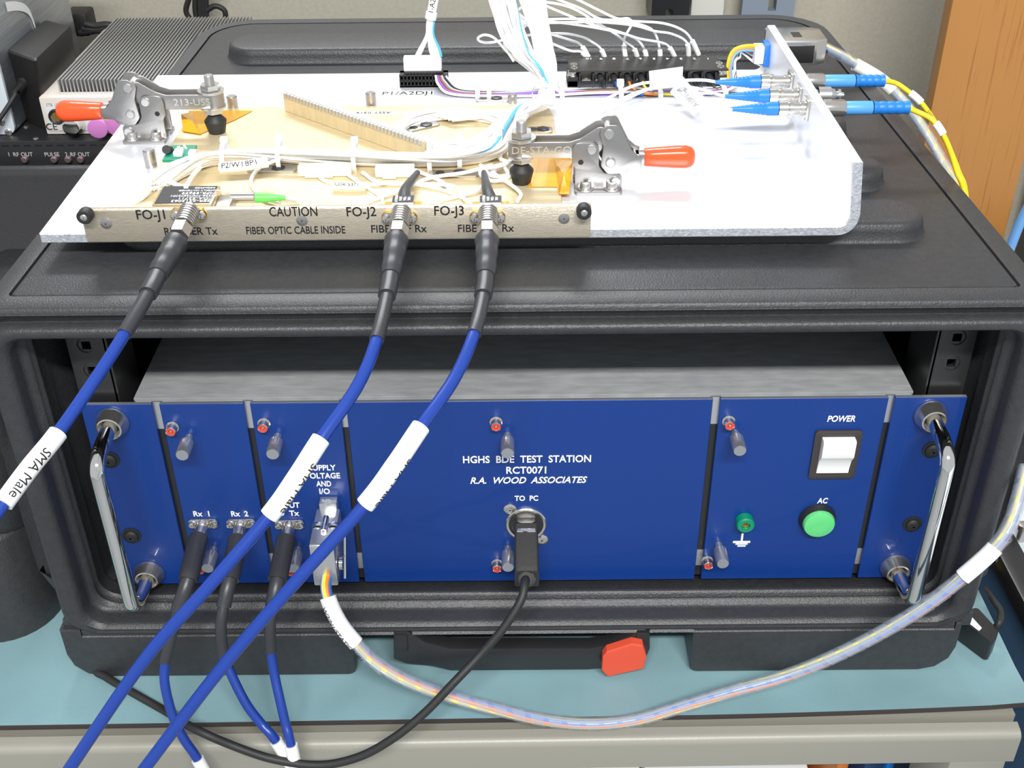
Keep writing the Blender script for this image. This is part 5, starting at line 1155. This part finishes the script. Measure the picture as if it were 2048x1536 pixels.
# black cables and plug behind on the left
bc = thing('mains_cord_bundle', 'black mains cords and plug heaped behind the heatsink by the wall', 'cables', (-.40, .68, RU))
q = P(155, 30, Y=.70); bm = BM(); box(bm, (q.x - .012, .69, q.z - .02), (q.x + .012, .72, q.z + .004), .003); link('plug', bm, M_RUB, bc)
for l_ in ([(170, 48), (190, 52), (215, 50), (240, 56)], [(165, 58), (195, 60), (225, 64)], [(160, 66), (200, 58), (230, 52)]):
    wire('cord', [P(x, y, Y=.69) for x, y in l_], .004, M_RUB, bc)
for l_ in ([(385, 44), (372, 22), (380, -10), (392, -60)], [(395, 44), (390, 10), (396, -60)], [(402, 40), (400, 10), (402, -60)], [(408, 40), (406, 10), (408, -60)], [(412, 22), (430, 12), (448, 20), (452, 36)], [(414, 42), (412, 10), (414, -60)]):
    wire('cord', [P(x, y, Y=.745) for x, y in l_], .0030, M_RUB, bc)

# ================================================================== BACKGROUND: wall parts, wood panel, cart
def wallbox(name, x0, x1, yb, Y, dep, m, label, cat, z1=.60):
    a = P(x0, yb, Y=Y); b = P(x1, yb, Y=Y); bm = BM(); box(bm, (a.x, Y, min(a.z, b.z)), (b.x, Y + dep, z1), .001); o = link(name, bm, m); tag(o, label, cat); return o, a, b
a = P(1303, 24, Y=.74); b = P(1378, 24, Y=.74); c = P(1339, 24, Y=.74); r = .0042
bm = BM(); prism(bm, [(a.x, .60), (a.x, a.z - .01), (c.x - r, a.z - .01)] + [(c.x - r * math.cos(t_), a.z - .001 + r * math.sin(t_)) for t_ in [i * math.pi / 10 for i in range(11)]] + [(c.x + r, a.z - .01), (b.x, a.z - .01), (b.x, .60)], 1, .74, .795)
o = link('shelf_bracket', bm, M_BLKM, smooth=False); tag(o, 'black steel shelf bracket on the wall behind the case', 'bracket')
o, a, b = wallbox('wall_conduit', 1379, 1444, 60, .775, .0245, M_OFFW, 'off-white vertical wall channel right of the black bracket', 'wall channel')
bk = thing('wall_upright', 'blue-grey slotted wall upright behind the right rear of the case', 'bracket', (P(1530, 60, Y=.765).x, .765, P(1530, 60, Y=.765).z))
a = P(1480, 60, Y=.765); b = P(1583, 60, Y=.765); m1 = P(1531, 60, Y=.765).x; m2 = P(1547, 60, Y=.765).x; zs = P(1540, 22, Y=.765).z
bm = BM(); box(bm, (a.x, .765, a.z), (m1, .780, .60)); box(bm, (m2, .765, a.z), (b.x, .780, .60)); box(bm, (m1, .765, a.z), (m2, .780, zs)); link('upright_plate', bm, M_BRK, bk, smooth=False)
wy = .55
a = P(1915, 0, Y=wy); b = P(2048, 380, Y=wy)
bm = BM(); box(bm, (a.x - .004, wy, -OZ), (b.x - .008, wy + .02, .9), .0008); o = link('wood_panel', bm, M_WOOD); tag(o, 'tall oak veneer panel standing to the right behind the case', 'wood panel')
# blue tube and shelf at the far right
bm = BM(); pp = [P(2075, 380, Y=.42), P(2045, 435, Y=.42), P(2022, 492, Y=.42), P(2005, 540, Y=.42)]; 
t = wire('blue_hose', pp, .0045, mat('pale_blue_tube', (.14, .33, .66), .35)); tag(t, 'pale blue tube hanging beside the oak panel', 'tube'); bm.free()
bm = BM(); box(bm, (.62, .60, -.30), (1.1, .78, .05), .003); o = link('dark_shelf_unit', bm, M_BLKM); tag(o, 'dark shelf unit to the right behind the oak panel', 'shelf unit')
# cart right
ct_ = thing('tool_cart', 'blue-grey steel cart with pale top standing right of the bench', 'cart', (.55, .2, -OZ))
CZ = -.050
bm = BM(); box(bm, (.3280, -.30, -OZ + .06), (.80, .48, CZ - .016), .003); link('cart_body', bm, M_CART, ct_)
bm = BM(); box(bm, (.3265, -.305, CZ - .016), (.81, .49, CZ), .002); link('cart_top', bm, M_CARTT, ct_)
bm = BM(); box(bm, (.3230, -.306, CZ - .012), (.3410, .492, CZ + .004), .0015); link('edge_strip', bm, M_BLKM, ct_)
for x in (.36, .76):
    for y in (-.26, .44): bm = BM(); cyl(bm, (x - .015, y, -OZ + .03), (x + .015, y, -OZ + .03), .03); box(bm, (x - .02, y - .01, -OZ + .03), (x + .02, y + .01, -OZ + .061)); link('caster', bm, M_RUB, ct_)
q = P(2040, 1080, Z=CZ); bm = BM(); lathe(bm, (q.x, q.y, CZ), (0, 0, 1), [(0, .003), (.008, .003), (.010, .004), (.014, .004), (.015, 0)], 18); link('top_stud', bm, M_STEEL, ct_)
# power supply and cord on mat behind right foot
qa = P(1960, 1290, Z=BT + .02); 
aps = thing('mat_power_adapter', 'black adapter with white label on the mat beside the right foot of the case', 'power adapter', (.285, .0, BT))
bm = BM()
loft(bm, [[(p[0], p[1], z) for p in rpoly([P(1905, 1226, Z=BT + .018).xy, P(1985, 1286, Z=BT + .018).xy, P(1998, 1262, Z=BT + .018).xy, P(1955, 1215, Z=BT + .018).xy], .002, 3)] for z in (BT + .0018, BT + .018)])
link('adapter_body', bm, M_BLKM, aps); 
bm = BM(); c = [P(x, y, Z=BT + .0183) for x, y in ((1936, 1245), (1958, 1262), (1964, 1256), (1942, 1232))]; vs = [bm.verts.new(p) for p in c]; bm.faces.new(vs); link('label_plate', bm, M_PAPER, aps, smooth=False)
wire('cord', [P(1985, 1262, Z=BT + .012), P(1998, 1245, Z=BT + .02), P(2000, 1222, Z=BT + .02), P(1985, 1200, Z=BT + .02), P(1970, 1180, Z=BT + .01)], .0022, M_RUB, aps)
# things under the bench seen below its rail
for nm, x0, x1, m, lab, cat in (('paper_box', 985, 1290, M_OFFW, 'white carton on the shelf under the bench', 'box'), ('paper_box', 1300, 1640, mat('cool_white_card', (.74, .77, .8), .6), 'pale carton on the shelf under the bench, right of the other one', 'box'),
        ('binder', 1668, 1692, mat('orange_brown_binder', (.5, .16, .03), .5), 'orange-brown binder upright on the shelf under the bench', 'binder'), ('binder', 1722, 1760, mat('navy_binder', (.02, .05, .14), .5), 'navy binder upright on the shelf under the bench', 'binder'), ('binder', 1766, 1782, M_BOOT, 'thin bright blue binder on the shelf under the bench', 'binder')):
    a = P(x0, 1560, Y=.02); b = P(x1, 1560, Y=.02); bm = BM(); box(bm, (a.x, .02, -.3795), (b.x, .25, -.20 if nm == 'binder' else -.24), .002)
    t = link(nm, bm, m); tag(t, lab, cat, 'cartons under the bench' if nm == 'paper_box' else 'binders under the bench')

# everything up to its height above the floor
bpy.context.view_layer.update()
for o in COL.objects:
    if o.parent is None and o.type in ('MESH', 'EMPTY'): o.location.z += OZ
